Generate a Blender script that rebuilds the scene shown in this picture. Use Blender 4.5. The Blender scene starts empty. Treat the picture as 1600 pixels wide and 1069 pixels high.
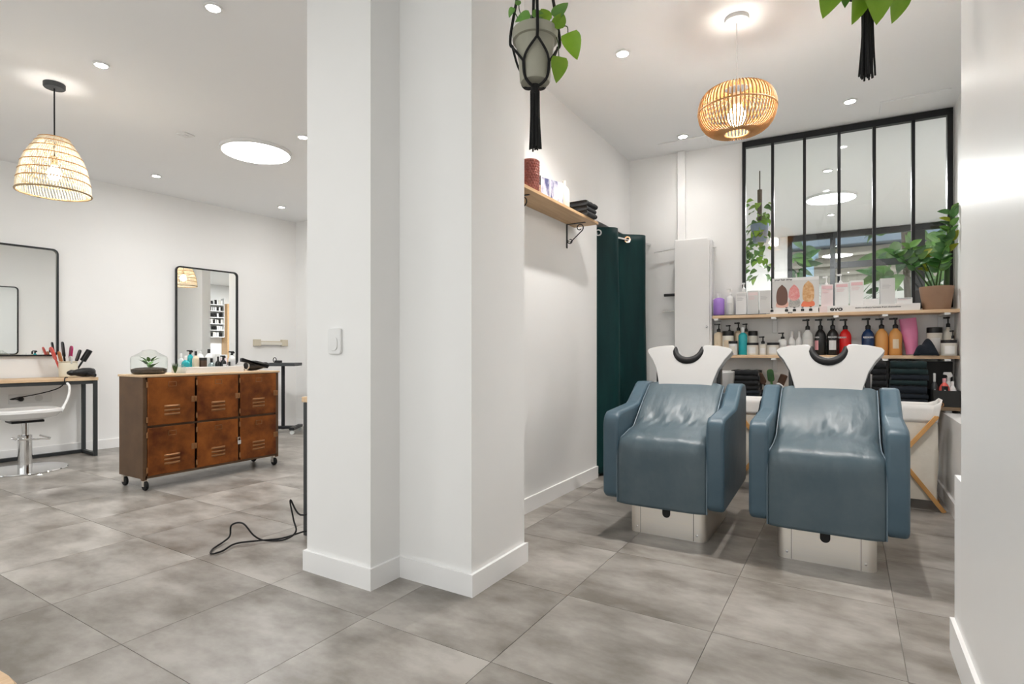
import bpy, math, random
from mathutils import Vector, Matrix
random.seed(7)
S = bpy.context.scene
C = S.collection
PI = math.pi

# ------------------------------------------------------------------ camera
FPX, CY, YAW, EYE = 860.0, 549.0, math.atan(525 / 860.0), 1.03
cam_d = bpy.data.cameras.new('camera')
cam_d.sensor_width = 36.0
cam_d.lens = FPX * 36.0 / 1600.0
cam_d.shift_y = (CY - 534.5) / 1600.0
cam_d.clip_start = 0.02
cam = bpy.data.objects.new('camera', cam_d)
C.objects.link(cam)
cam.location = (0, 0, EYE)
cam.rotation_euler = (PI / 2, 0, YAW)
S.camera = cam

# ------------------------------------------------------------------ sky and exposure
W = bpy.data.worlds.new('sky')
S.world = W
W.use_nodes = True
wn = W.node_tree
bg = wn.nodes['Background']
sky = wn.nodes.new('ShaderNodeTexSky')
sky.sky_type = 'HOSEK_WILKIE'
sky.turbidity = 6.0
sky.ground_albedo = 0.4
sky.sun_direction = (0.3, -0.5, 0.8)
mixw = wn.nodes.new('ShaderNodeMixRGB')
mixw.inputs[0].default_value = 0.75
mixw.inputs[2].default_value = (1.0, 0.98, 0.96, 1)
wn.links.new(sky.outputs[0], mixw.inputs[1])
wn.links.new(mixw.outputs[0], bg.inputs[0])
bg.inputs[1].default_value = 0.95
S.view_settings.view_transform = 'Standard'
S.view_settings.look = 'None'
S.view_settings.gamma = 1.0
S.view_settings.use_curve_mapping = False
S.view_settings.exposure = 1.2
LAMP = dict(spot=10.0, disc=15.0, bulb=12.0)

# ------------------------------------------------------------------ materials
MATS = {}


def mat(name, col, rough=0.5, metal=0.0, col2=None, nscale=4.0, ncontrast=(0.35, 0.65), stretch=(1, 1, 1), bump=0.0, bscale=40.0,
        bstretch=(1, 1, 1), emit=None, estr=0.0, trans=0.0, alpha=1.0, spec=0.5, sheen=0.0, coat=0.0, objvar=0.0, world=False, rough2=None, ior=1.45, bdist=0.002, sss=0.0):
    m = bpy.data.materials.new(name)
    m.use_nodes = True
    nt = m.node_tree
    b = nt.nodes['Principled BSDF']
    c4 = lambda c: (c[0], c[1], c[2], 1.0)
    b.inputs['Base Color'].default_value = c4(col)
    b.inputs['Roughness'].default_value = rough
    b.inputs['Metallic'].default_value = metal
    b.inputs['Specular IOR Level'].default_value = spec
    b.inputs['IOR'].default_value = ior
    b.inputs['Transmission Weight'].default_value = trans
    b.inputs['Alpha'].default_value = alpha
    b.inputs['Sheen Weight'].default_value = sheen
    b.inputs['Coat Weight'].default_value = coat
    if sss:
        b.inputs['Subsurface Weight'].default_value = sss
        b.inputs['Subsurface Radius'].default_value = (0.02, 0.02, 0.02)
    if emit:
        b.inputs['Emission Color'].default_value = c4(emit)
        b.inputs['Emission Strength'].default_value = estr
    tc = nt.nodes.new('ShaderNodeTexCoord')

    def coords(st):
        mp = nt.nodes.new('ShaderNodeMapping')
        mp.inputs['Scale'].default_value = st
        if world:
            g = nt.nodes.new('ShaderNodeNewGeometry')
            nt.links.new(g.outputs['Position'], mp.inputs['Vector'])
        else:
            nt.links.new(tc.outputs['Object'], mp.inputs['Vector'])
        return mp.outputs['Vector']
    out = None
    if col2 is not None:
        n = nt.nodes.new('ShaderNodeTexNoise')
        n.inputs['Scale'].default_value = nscale
        n.inputs['Detail'].default_value = 6.0
        n.inputs['Roughness'].default_value = 0.6
        nt.links.new(coords(stretch), n.inputs['Vector'])
        if objvar:
            oi = nt.nodes.new('ShaderNodeObjectInfo')
            ad = nt.nodes.new('ShaderNodeMath')
            ad.operation = 'MULTIPLY'
            ad.inputs[1].default_value = 37.0
            nt.links.new(oi.outputs['Random'], ad.inputs[0])
            n.noise_dimensions = '4D'
            nt.links.new(ad.outputs[0], n.inputs['W'])
        r = nt.nodes.new('ShaderNodeValToRGB')
        r.color_ramp.elements[0].position = ncontrast[0]
        r.color_ramp.elements[1].position = ncontrast[1]
        r.color_ramp.elements[0].color = c4(col)
        r.color_ramp.elements[1].color = c4(col2)
        nt.links.new(n.outputs['Fac'], r.inputs['Fac'])
        out = r.outputs['Color']
        if rough2 is not None:
            mr = nt.nodes.new('ShaderNodeMapRange')
            mr.inputs['To Min'].default_value = rough
            mr.inputs['To Max'].default_value = rough2
            nt.links.new(n.outputs['Fac'], mr.inputs['Value'])
            nt.links.new(mr.outputs['Result'], b.inputs['Roughness'])
    if objvar:
        oi = nt.nodes.new('ShaderNodeObjectInfo')
        mr = nt.nodes.new('ShaderNodeMapRange')
        mr.inputs['To Min'].default_value = 1.0 - objvar
        mr.inputs['To Max'].default_value = 1.0 + objvar
        nt.links.new(oi.outputs['Random'], mr.inputs['Value'])
        hv = nt.nodes.new('ShaderNodeHueSaturation')
        nt.links.new(mr.outputs['Result'], hv.inputs['Value'])
        if out is not None:
            nt.links.new(out, hv.inputs['Color'])
        else:
            hv.inputs['Color'].default_value = c4(col)
        out = hv.outputs['Color']
    if out is not None:
        nt.links.new(out, b.inputs['Base Color'])
    if bump:
        n2 = nt.nodes.new('ShaderNodeTexNoise')
        n2.inputs['Scale'].default_value = bscale
        n2.inputs['Detail'].default_value = 3.0
        nt.links.new(coords(bstretch), n2.inputs['Vector'])
        bp = nt.nodes.new('ShaderNodeBump')
        bp.inputs['Strength'].default_value = bump
        bp.inputs['Distance'].default_value = bdist
        nt.links.new(n2.outputs['Fac'], bp.inputs['Height'])
        nt.links.new(bp.outputs['Normal'], b.inputs['Normal'])
    MATS[name] = m
    return m


def glass_mat(name, tint=(1, 1, 1), rough=0.0, gloss=1.0, ior=1.45):
    """thin glazing: clear see-through plus a fresnel reflection"""
    m = bpy.data.materials.new(name)
    m.use_nodes = True
    nt = m.node_tree
    nt.nodes.remove(nt.nodes['Principled BSDF'])
    o = nt.nodes['Material Output']
    t = nt.nodes.new('ShaderNodeBsdfTransparent')
    t.inputs[0].default_value = (*tint, 1)
    g = nt.nodes.new('ShaderNodeBsdfGlossy')
    g.inputs['Roughness'].default_value = rough
    f = nt.nodes.new('ShaderNodeLayerWeight')
    f.inputs[0].default_value = 0.5
    pw = nt.nodes.new('ShaderNodeMath')
    pw.operation = 'POWER'
    pw.inputs[1].default_value = 4.0
    mu = nt.nodes.new('ShaderNodeMath')
    mu.operation = 'MULTIPLY_ADD'
    mu.inputs[1].default_value = gloss * .8
    mu.inputs[2].default_value = gloss * .04
    nt.links.new(f.outputs['Facing'], pw.inputs[0])
    mx = nt.nodes.new('ShaderNodeMixShader')
    nt.links.new(pw.outputs[0], mu.inputs[0])
    nt.links.new(mu.outputs[0], mx.inputs[0])
    nt.links.new(t.outputs[0], mx.inputs[1])
    nt.links.new(g.outputs[0], mx.inputs[2])
    nt.links.new(mx.outputs[0], o.inputs[0])
    MATS[name] = m
    return m


mat('wall_paint', (0.86, 0.855, 0.845), 0.55, col2=(0.88, 0.875, 0.865), nscale=1.2, world=True, bump=0.05, bscale=90)
mat('gloss_paint', (0.86, 0.855, 0.845), 0.36, col2=(0.88, 0.875, 0.865), nscale=1.2, world=True, bump=0.25, bscale=3, bstretch=(1, 1, .12), bdist=.01)
mat('ceiling_paint', (0.90, 0.905, 0.91), 0.7)
mat('base_paint', (0.89, 0.885, 0.88), 0.35)
mat('tile', (0.175, 0.156, 0.134), 0.25, col2=(0.40, 0.375, 0.345), nscale=3.2, ncontrast=(.36, .64), stretch=(.9, 1.6, 1), objvar=.08, rough2=.42, bump=.06, bscale=60)
mat('grout', (0.30, 0.28, 0.25), 0.8)
mat('grey_floor', (0.33, 0.32, 0.30), 0.5)
mat('leather', (0.050, 0.092, 0.124), 0.40, col2=(0.062, 0.108, 0.142), nscale=5, bump=.30, bscale=7, bstretch=(1, 1, 1), spec=.55, bdist=.012)
mat('seat_leather', (0.052, 0.087, 0.108), 0.40, col2=(0.086, 0.120, 0.140), nscale=3.2, bump=.55, bscale=6.5, bstretch=(1.8, .7, .7), spec=.6, bdist=.016)
mat('piping', (0.15, 0.2, 0.24), 0.4)
mat('ceramic', (0.50, 0.498, 0.492), 0.2, coat=.3)
mat('black_rubber', (0.010, 0.010, 0.011), 0.5, spec=.3)
mat('steel', (0.86, 0.81, 0.74), 0.42, metal=1.0, col2=(0.84, 0.80, 0.75), nscale=6, stretch=(1, 1, 12), bump=.04, bscale=60)
mat('chrome', (0.78, 0.78, 0.78), 0.08, metal=1.0)
mat('white_shell', (0.84, 0.835, 0.825), 0.25, coat=.3)
mat('dark_hole', (0.01, 0.01, 0.01), 0.6)
mat('black_metal', (0.018, 0.019, 0.021), 0.38, metal=.4)
mat('grey_metal', (0.06, 0.065, 0.068), 0.42, metal=.5)
mat('rust', (0.12, 0.030, 0.007), 0.32, col2=(0.42, 0.130, 0.022), nscale=5.0, ncontrast=(.36, .70), metal=.5, objvar=.10, rough2=.5, bump=.08, bscale=30)
mat('rust_side', (0.105, 0.058, 0.030), 0.42, col2=(0.15, 0.085, 0.045), nscale=5, metal=.25, bump=.05)
mat('rust_pale', (0.30, 0.14, 0.055), 0.42, metal=.4)
mat('pine', (0.62, 0.42, 0.25), 0.5, col2=(0.74, 0.55, 0.36), nscale=7, stretch=(9, .6, 9), bump=.04)
mat('pine_x', (0.62, 0.42, 0.25), 0.5, col2=(0.72, 0.53, 0.35), nscale=7, stretch=(.6, 9, 9), bump=.04)
mat('oak', (0.50, 0.31, 0.155), 0.45, col2=(0.60, 0.40, 0.215), nscale=6, stretch=(9, .5, 9))
mat('beech', (0.55, 0.28, 0.09), 0.45, col2=(0.65, 0.36, 0.13), nscale=8)
mat('canvas', (0.78, 0.74, 0.66), 0.85, col2=(0.70, 0.65, 0.56), nscale=4, bump=.5, bscale=9, bdist=.02)
mat('canvas_rim', (0.84, 0.83, 0.81), 0.8, bump=.3, bscale=14, bdist=.01)
mat('velvet', (0.002, 0.020, 0.022), 0.5, col2=(0.005, 0.040, 0.040), nscale=3, spec=.22, stretch=(2, 2, .3))
mat('towel_black', (0.006, 0.007, 0.009), 0.9, sheen=.1, bump=.6, bscale=160, bdist=.003)
mat('towel_navy', (0.005, 0.010, 0.018), 0.9, sheen=.1, bump=.6, bscale=160, bdist=.003)
mat('towel_teal', (0.004, 0.018, 0.020), 0.9, sheen=.1, bump=.6, bscale=160, bdist=.003)
mat('white_plastic', (0.80, 0.80, 0.79), 0.3)
mat('white_card', (0.80, 0.79, 0.78), 0.6)
mat('pale_card', (0.66, 0.655, 0.645), 0.6)
mat('pink_card', (0.78, 0.66, 0.66), 0.6)
mat('pink_print', (0.76, 0.50, 0.52), 0.6)
mat('grey_print', (0.42, 0.42, 0.43), 0.6)
mat('black_print', (0.015, 0.015, 0.017), 0.6)
mat('white_print', (0.75, 0.75, 0.75), 0.5)
mat('black_plastic', (0.010, 0.010, 0.011), 0.28)
mat('cream_plastic', (0.72, 0.60, 0.44), 0.3)
mat('cream_label', (0.70, 0.67, 0.60), 0.55)
mat('tea_plastic', (0.02, 0.36, 0.40), 0.15)
mat('clear_plastic', (0.75, 0.78, 0.78), 0.15, alpha=.75)
mat('grey_bottle', (0.62, 0.63, 0.62), 0.2)
mat('jet_bottle', (0.018, 0.018, 0.018), 0.22)
mat('red_bottle', (0.62, 0.012, 0.012), 0.22)
mat('blue_bottle', (0.010, 0.035, 0.11), 0.22)
mat('amber_bottle', (0.68, 0.33, 0.10), 0.22)
mat('violet_bottle', (0.36, 0.20, 0.62), 0.25)
mat('rose_tube', (0.72, 0.22, 0.40), 0.3)
mat('skin_pot', (0.33, 0.20, 0.13), 0.65, col2=(0.37, 0.235, 0.155), nscale=5)
mat('soil', (0.03, 0.02, 0.013), 0.95, col2=(0.08, 0.06, 0.045), nscale=60, bump=.6, bscale=80)
mat('leaf_dark', (0.022, 0.085, 0.020), 0.32, col2=(0.06, 0.18, 0.035), nscale=6, objvar=.3, spec=.6)
mat('leaf_lime', (0.17, 0.34, 0.012), 0.4, col2=(0.25, 0.42, 0.03), nscale=9, objvar=.22, sss=.15)
mat('leaf_mid', (0.06, 0.17, 0.03), 0.45, col2=(0.14, 0.30, 0.05), nscale=5, objvar=.3)
mat('leaf_yellow', (0.30, 0.34, 0.03), 0.4, objvar=.15)
mat('stem', (0.03, 0.07, 0.015), 0.5)
mat('bark', (0.10, 0.075, 0.05), 0.8)
mat('pot_grey', (0.33, 0.325, 0.255), 0.55, col2=(0.38, 0.37, 0.30), nscale=4)
mat('black_cord', (0.008, 0.008, 0.008), 0.8, bump=.6, bscale=90, bstretch=(1, 1, .3), bdist=.004)
mat('rattan', (0.40, 0.20, 0.07), 0.55, col2=(0.54, 0.31, 0.13), nscale=8)
mat('rattan_pale', (0.70, 0.60, 0.43), 0.6, col2=(0.78, 0.69, 0.53), nscale=8)
mat('rattan_edge', (0.34, 0.25, 0.14), 0.6)
mat('bulb', (1, .9, .75), 0.3, emit=(1.0, 0.86, 0.66), estr=22)
mat('lamp_white', (1, 1, 1), 0.3, emit=(1.0, 0.97, 0.93), estr=60)
mat('disc_white', (1, 1, 1), 0.3, emit=(1.0, 0.985, 0.96), estr=7)
mat('mirror_glass', (0.86, 0.88, 0.875), 0.0, metal=1.0)
mat('copper_glass', (0.30, 0.085, 0.075), 0.14, col2=(0.38, 0.13, 0.10), nscale=10, metal=.2, coat=.5)
mat('book_print', (0.08, 0.085, 0.20), 0.35, col2=(0.66, 0.64, 0.74), nscale=14, ncontrast=(.45, .58), stretch=(1, 1, .45))
mat('book_page', (0.72, 0.68, 0.6), 0.7)
mat('bone_bottle', (0.76, 0.71, 0.62), 0.4)
mat('dark_card', (0.014, 0.014, 0.014), 0.55)
mat('wood_dark', (0.07, 0.035, 0.02), 0.5)
mat('wood_brush', (0.50, 0.20, 0.07), 0.4)
mat('magenta', (0.40, 0.01, 0.10), 0.35)
mat('coral', (0.75, 0.12, 0.10), 0.4)
mat('pinkish', (0.80, 0.38, 0.42), 0.35)
mat('crock', (0.78, 0.72, 0.58), 0.35)
mat('beige_plastic', (0.62, 0.56, 0.44), 0.5)
mat('outside_white', (0.80, 0.79, 0.75), 0.7)
mat('outside_stone', (0.48, 0.44, 0.38), 0.8, col2=(0.40, 0.36, 0.31), nscale=3)
mat('outside_zinc', (0.20, 0.26, 0.34), 0.5)
mat('outside_brown', (0.28, 0.18, 0.10), 0.6)
mat('outside_ground', (0.30, 0.29, 0.27), 0.8)
mat('pipe_blue', (0.40, 0.58, 0.75), 0.5)
mat('hair_brown', (0.16, 0.085, 0.065), 0.6)
mat('hair_pink', (0.70, 0.22, 0.22), 0.6, col2=(0.78, 0.42, 0.40), nscale=50)
mat('hair_gold', (0.58, 0.28, 0.10), 0.6, col2=(0.74, 0.50, 0.28), nscale=50)
mat('skin_print', (0.70, 0.42, 0.34), 0.6)
mat('sequin', (0.30, 0.29, 0.27), 0.6, col2=(0.5, .48, .45), nscale=90)
mat('orange_print', (0.75, 0.20, 0.10), 0.6)
glass_mat('pane', (0.97, 0.985, 0.98), 0.0, 0.9)
glass_mat('jar_glass', (0.96, 0.985, 0.97), 0.0, 1.0)
glass_mat('tube_glass', (0.80, 0.88, 0.88), 0.05, 1.0)

# ------------------------------------------------------------------ mesh helpers


class MB:
    def __init__(s):
        s.v, s.f = [], []

    def add(s, vs, fs, M=None):
        o = len(s.v)
        for p in vs:
            s.v.append(tuple(M @ Vector(p)) if M is not None else tuple(p))
        for q in fs:
            s.f.append(tuple(i + o for i in q))
        return s

    def box(s, x0, x1, y0, y1, z0, z1, M=None):
        vs = [(x, y, z) for x in (x0, x1) for y in (y0, y1) for z in (z0, z1)]
        return s.add(vs, [(0, 1, 3, 2), (4, 6, 7, 5), (0, 4, 5, 1), (2, 3, 7, 6), (0, 2, 6, 4), (1, 5, 7, 3)], M)

    def prism(s, pts, a0, a1, axis='z', M=None):
        """2-D outline swept along an axis. axis z: pts=(x,y); x: pts=(y,z); y: pts=(x,z)"""
        n = len(pts)
        f = {'z': lambda p, a: (p[0], p[1], a), 'x': lambda p, a: (a, p[0], p[1]), 'y': lambda p, a: (p[0], a, p[1])}[axis]
        vs = [f(p, a0) for p in pts] + [f(p, a1) for p in pts]
        fs = [tuple(range(n))[::-1], tuple(range(n, 2 * n))] + [(i, (i + 1) % n, n + (i + 1) % n, n + i) for i in range(n)]
        return s.add(vs, fs, M)

    def lathe(s, prof, seg=24, M=None, cap=True):
        n = len(prof)
        vs = [(r * math.cos(2 * PI * k / seg), r * math.sin(2 * PI * k / seg), z) for k in range(seg) for (r, z) in prof]
        fs = []
        for k in range(seg):
            k2 = (k + 1) % seg
            for i in range(n - 1):
                fs.append((k * n + i, k2 * n + i, k2 * n + i + 1, k * n + i + 1))
        if cap:
            if prof[0][0] > 1e-6:
                fs.append(tuple(k * n for k in range(seg))[::-1])
            if prof[-1][0] > 1e-6:
                fs.append(tuple(k * n + n - 1 for k in range(seg)))
        return s.add(vs, fs, M)

    def cyl(s, x, y, z0, z1, r, seg=16, r2=None):
        return s.lathe([(r, z0), (r if r2 is None else r2, z1)], seg, Matrix.Translation((x, y, 0)))

    def tube(s, pts, r, seg=8, closed=False, rs=None):
        P = [Vector(p) for p in pts]
        n = len(P)
        up = Vector((0.013, 0.021, 1))
        rings = []
        pn = None
        for i in range(n):
            if closed:
                t = P[(i + 1) % n] - P[i - 1]
            else:
                t = P[min(i + 1, n - 1)] - P[max(i - 1, 0)]
            t.normalize()
            if pn is None:
                a = t.cross(up)
                if a.length < 1e-3:
                    a = t.cross(Vector((1, 0, 0)))
            else:
                a = pn - t * pn.dot(t)
            a.normalize()
            pn = a.copy()
            b = t.cross(a)
            rr = rs[i] if rs else r
            rings.append([P[i] + (a * math.cos(2 * PI * k / seg) + b * math.sin(2 * PI * k / seg)) * rr for k in range(seg)])
        vs = [p for g in rings for p in g]
        fs = []
        for i in range(n if closed else n - 1):
            j = (i + 1) % n
            for k in range(seg):
                k2 = (k + 1) % seg
                fs.append((i * seg + k, i * seg + k2, j * seg + k2, j * seg + k))
        if not closed:
            fs += [tuple(range(seg))[::-1], tuple(range((n - 1) * seg, n * seg))]
        return s.add(vs, fs)

    def grid(s, fn, nu, nv, flip=False):
        vs = [fn(i / nu, j / nv) for i in range(nu + 1) for j in range(nv + 1)]
        fs = []
        for i in range(nu):
            for j in range(nv):
                a = i * (nv + 1) + j
                q = (a, a + nv + 1, a + nv + 2, a + 1)
                fs.append(q[::-1] if flip else q)
        return s.add(vs, fs)

    def mesh(s, name):
        me = bpy.data.meshes.new(name)
        me.from_pydata(s.v, [], s.f)
        me.validate()
        me.update()
        return me

    def build(s, name, m, parent=None, bevel=0, seg=2, smooth=False, loc=None, rot=None, sub=0, solid=0):
        o = bpy.data.objects.new(name, s.mesh(name))
        return finish(o, m, parent, bevel, seg, smooth, loc, rot, sub, solid)


def finish(o, m, parent=None, bevel=0, seg=2, smooth=False, loc=None, rot=None, sub=0, solid=0):
    C.objects.link(o)
    o.data.materials.append(MATS[m] if isinstance(m, str) else m)
    if parent:
        o.parent = parent
    if loc:
        o.location = loc
    if rot:
        o.rotation_euler = rot
    if solid:
        k = o.modifiers.new('thickness', 'SOLIDIFY')
        k.thickness = solid
    if bevel:
        b = o.modifiers.new('bevel', 'BEVEL')
        b.width = bevel
        b.segments = seg
        b.limit_method = 'ANGLE'
        b.angle_limit = math.radians(35)
    if sub:
        b = o.modifiers.new('subsurf', 'SUBSURF')
        b.levels = b.render_levels = sub
    if smooth or bevel:
        for p in o.data.polygons:
            p.use_smooth = True
        if not sub:
            try:
                o.data.set_sharp_from_angle(angle=math.radians(38 if smooth else 50))
            except Exception:
                pass
    return o


def thing(name, label, cat, loc=(0, 0, 0), rotz=0, group=None):
    o = bpy.data.objects.new(name, None)
    C.objects.link(o)
    o.empty_display_size = .05
    o.location = loc
    o.rotation_euler = (0, 0, rotz)
    return tag(o, label, cat, group)


def tag(o, label, cat, group=None):
    o['label'] = label
    o['category'] = cat
    if group:
        o['group'] = group
    return o


def struct(o, label=None):
    o['kind'] = 'structure'
    if label:
        o['label'] = label
    return o


def put(name, me, m, parent, M=None):
    """an object that shares an existing mesh"""
    o = bpy.data.objects.new(name, me)
    C.objects.link(o)
    if m and not me.materials:
        me.materials.append(MATS[m])
    if parent:
        o.parent = parent
    if M is not None:
        o.matrix_local = M
    return o


def text(s, size, m, parent, M, name='lettering', bold=0.0, sx=1.0):
    cu = bpy.data.curves.new('lettering', 'FONT')
    cu.body = s
    cu.size = size
    cu.offset = bold
    cu.align_x = 'CENTER'
    cu.align_y = 'CENTER'
    cu.extrude = 0.0002
    cu.resolution_u = 3
    t = bpy.data.objects.new('lettering', cu)
    C.objects.link(t)
    dg = bpy.context.evaluated_depsgraph_get()
    me = bpy.data.meshes.new_from_object(t.evaluated_get(dg))
    bpy.data.objects.remove(t)
    bpy.data.curves.remove(cu)
    o = bpy.data.objects.new(name, me)
    C.objects.link(o)
    me.materials.clear()
    me.materials.append(MATS[m])
    o.parent = parent
    o.matrix_local = M @ Matrix.Diagonal((sx, 1, 1, 1))
    return o


def T(x, y, z):
    return Matrix.Translation((x, y, z))


def R(a, ax):
    return Matrix.Rotation(a, 4, ax)


# flat on a face looking towards -Y (the camera side of the back wall)
def FRONT(x, y, z):
    return T(x, y, z) @ R(PI / 2, 'X')


def arc(cx, cy, r, a0, a1, n):
    return [(cx + r * math.cos(a0 + (a1 - a0) * i / n), cy + r * math.sin(a0 + (a1 - a0) * i / n)) for i in range(n + 1)]


def rrect(w, h, r, n=6):
    p = []
    for cx, cy, a in ((w / 2 - r, h / 2 - r, 0), (-w / 2 + r, h / 2 - r, PI / 2), (-w / 2 + r, -h / 2 + r, PI), (w / 2 - r, -h / 2 + r, 1.5 * PI)):
        p += arc(cx, cy, r, a, a + PI / 2, n)
    return p


def smoothpts(pts, n=6):
    """Catmull-Rom through points"""
    P = [Vector(p) for p in pts]
    out = []
    for i in range(len(P) - 1):
        p0, p1, p2, p3 = P[max(i - 1, 0)], P[i], P[i + 1], P[min(i + 2, len(P) - 1)]
        for k in range(n):
            t = k / n
            out.append(.5 * ((2 * p1) + (-p0 + p2) * t + (2 * p0 - 5 * p1 + 4 * p2 - p3) * t * t + (-p0 + 3 * p1 - 3 * p2 + p3) * t ** 3))
    out.append(P[-1])
    return out


# ------------------------------------------------------------------ the room
H = 2.817
BA = math.atan(0.0562)              # the back wall is a little out of square
MA = -math.atan(0.0697)             # so is the mirror wall


def back_y(x, off=0.0):
    return 5.087 + .0562 * x - off


fl = MB().box(-8.2, 3.4, -2.2, 9.75, -.06, -.004).build('floor', 'grout')
struct(fl, 'grey vinyl tile floor')
TP = .585
tm = MB().box(-TP / 2 + .0011, TP / 2 - .0011, -TP / 2 + .0011, TP / 2 - .0011, -.006, 0)
tile_me = tm.mesh('tile')
tile_me.materials.append(MATS['tile'])
for i in range(-9, 6):
    for j in range(-5, 8):
        x, y = -2.18 + TP * (i + .5), .935 + TP * (j + .5)
        if y > 5.2 or x > 1.7:
            continue
        put('tile', tile_me, None, fl, T(x, y, 0) @ R(random.choice((0, 0, PI)), 'Z'))
MB().box(-5.4, 2.4, 5.22, 9.6, -.006, -.001).build('back_room_floor', 'grey_floor', fl)

ce = struct(MB().box(-8.2, 3.4, -2.2, 9.75, H, H + .12).build('ceiling', 'ceiling_paint'), 'flat white ceiling')

# mirror wall of the salon
w = MB().prism([(-6.759 - .0697 * 4.1, 1.896 - 4.1), (-6.545, 4.963), (-6.545, 5.2), (-8.2, 5.2), (-8.2, -2.2)], 0, H).build('wall_left', 'wall_paint')
struct(w)
w = MB().prism([(-6.6, 4.962), (-4.43, 4.962), (-4.43, 5.10), (-6.6, 5.10)], 0, H)
w.prism([(-3.37, 4.962), (-2.15, 4.962), (-2.15, 5.10), (-3.37, 5.10)], 0, H)
struct(w.build('wall_far', 'wall_paint'))
# pillar and partition between salon and wash room
w = MB().prism([(-2.176, 1.711), (-1.760, 1.711), (-1.757, 1.888), (-1.352, 1.888), (-1.352, 2.330), (-1.753, 2.330), (-1.753, 4.20), (-2.176, 4.20)], 0, H)
w.box(-2.176, -2.09, 4.20, 5.1, 0, H)
w.box(-1.88, -1.753, 4.20, 5.0, 2.10, H)
struct(w.build('wall_partition', 'wall_paint'), 'white stepped pillar and partition wall')
# back wall with its glazed opening
Mb = T(0, 5.087, 0) @ R(BA, 'Z')
w = MB().box(-2.1, -.772, 0, .12, 0, H, Mb).box(-.772, .655, 0, .12, 0, 1.352, Mb).box(.655, 2.3, 0, .12, 0, H, Mb)
struct(w.build('wall_back', 'wall_paint'))
struct(MB().box(.665, .80, 2.3, 5.14, 0, H).build('wall_right', 'wall_paint'))
struct(MB().box(.57, .664, 2.412, 5.10, 0, .60).build('trim_ledge', 'base_paint', bevel=.003), 'low white ledge along the right wall')
struct(MB().box(.313, .80, .75, 2.28, 0, H).build('wall_pier', 'gloss_paint'), 'glossy white pier at the right edge')
struct(MB().box(.313, .66, 2.28, 2.41, 0, .605).build('trim_pier', 'base_paint'), 'low white block behind the right pier')
struct(MB().box(.80, 1.75, .75, .85, 0, H).build('wall_entry', 'wall_paint'))
struct(MB().box(1.65, 1.75, -1.7, .75, 0, H).build('wall_side', 'wall_paint'))
# back room
w = MB().box(-5.4, -.80, 9.55, 9.67, 0, H).box(2.0, 2.3, 9.55, 9.67, 0, H).box(1.9, 2.05, 5.2, 9.6, 0, H).box(-5.4, -5.3, 5.0, 9.67, 0, H).box(-.80, 2.0, 9.55, 9.67, 0, .5)
struct(w.build('wall_back_room', 'wall_paint'))
# shop front behind the viewer: piers, sill and glazing
w = MB().box(-8.2, -6.6, -1.8, -1.68, 0, H).box(-3.3, -2.9, -1.8, -1.68, 0, H).box(.9, 1.75, -1.8, -1.68, 0, H)
for a, b in ((-6.6, -3.3), (-2.9, .9)):
    w.box(a, b, -1.8, -1.68, 0, .35).box(a, b, -1.8, -1.68, 2.62, H)
struct(w.build('wall_front', 'wall_paint'))
for k, (a, b) in enumerate(((-6.6, -3.3), (-2.9, .9))):
    f = MB()
    for q in range(5):
        x = a + (b - a) * q / 4
        f.box(max(a, x - .02), min(b, x + .02), -1.77, -1.72, .35, 2.62)
    f.box(a, b, -1.77, -1.72, .35, .39).box(a, b, -1.77, -1.72, 2.58, 2.62)
    fr = struct(f.build('window_%d' % (k + 2), 'black_metal'))
    for q in range(4):
        xa, xb = a + (b - a) * q / 4, a + (b - a) * (q + 1) / 4
        MB().box(xa + .02, xb - .02, -1.748, -1.742, .39, 2.58).build('pane', 'pane', fr)

# baseboards


def skirting(name, runs, hgt=.094, th=.014):
    m = MB()
    for (x0, y0, x1, y1) in runs:
        m.box(min(x0, x1), max(x0, x1), min(y0, y1), max(y0, y1), 0, hgt)
    return struct(m.build(name, 'base_paint'))


t_ = .014


def skirt_path(name, outer, inner, hgt=.094):
    m = MB()
    n = len(outer)
    vs = [(p[0], p[1], z) for z in (0, hgt) for q in (outer, inner) for p in q]
    fs = []
    for i in range(n - 1):
        fs += [(i, i + 1, 2 * n + i + 1, 2 * n + i), (2 * n + i, 2 * n + i + 1, 3 * n + i + 1, 3 * n + i)]
    fs += [(0, 2 * n, 3 * n, n), (n - 1, 2 * n - 1, 4 * n - 1, 3 * n - 1)]
    m.add(vs, fs)
    return struct(m.build(name, 'base_paint'))


skirt_path('baseboard_pillar', [(-2.19, 4.94), (-2.19, 1.697), (-1.746, 1.697), (-1.743, 1.874), (-1.338, 1.874), (-1.338, 2.344)],
           [(-2.176, 4.94), (-2.176, 1.711), (-1.760, 1.711), (-1.757, 1.888), (-1.352, 1.888), (-1.352, 2.330)])
skirting('baseboard_partition', [(-1.753, 2.344, -1.739, 4.20)])
m = MB().box(0, .014, -4.2, 3.07, 0, .10)
o = struct(m.build('baseboard_left', 'base_paint', bevel=.003, loc=(-6.759, 1.896, 0), rot=(0, 0, MA)))
skirting('baseboard_far', [(-6.53, 4.948, -4.43, 4.962), (-3.37, 4.948, -2.18, 4.962)])
m = MB().box(-1.74, .57, -.014, 0, 0, .094)
struct(m.build('baseboard_back', 'base_paint', bevel=.003, loc=(0, 5.087, 0), rot=(0, 0, BA)))
skirting('baseboard_right', [(.555, 2.43, .57, 5.08)])
skirting('baseboard_pier', [(.300, .75, .313, 2.414)], .112)

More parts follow.
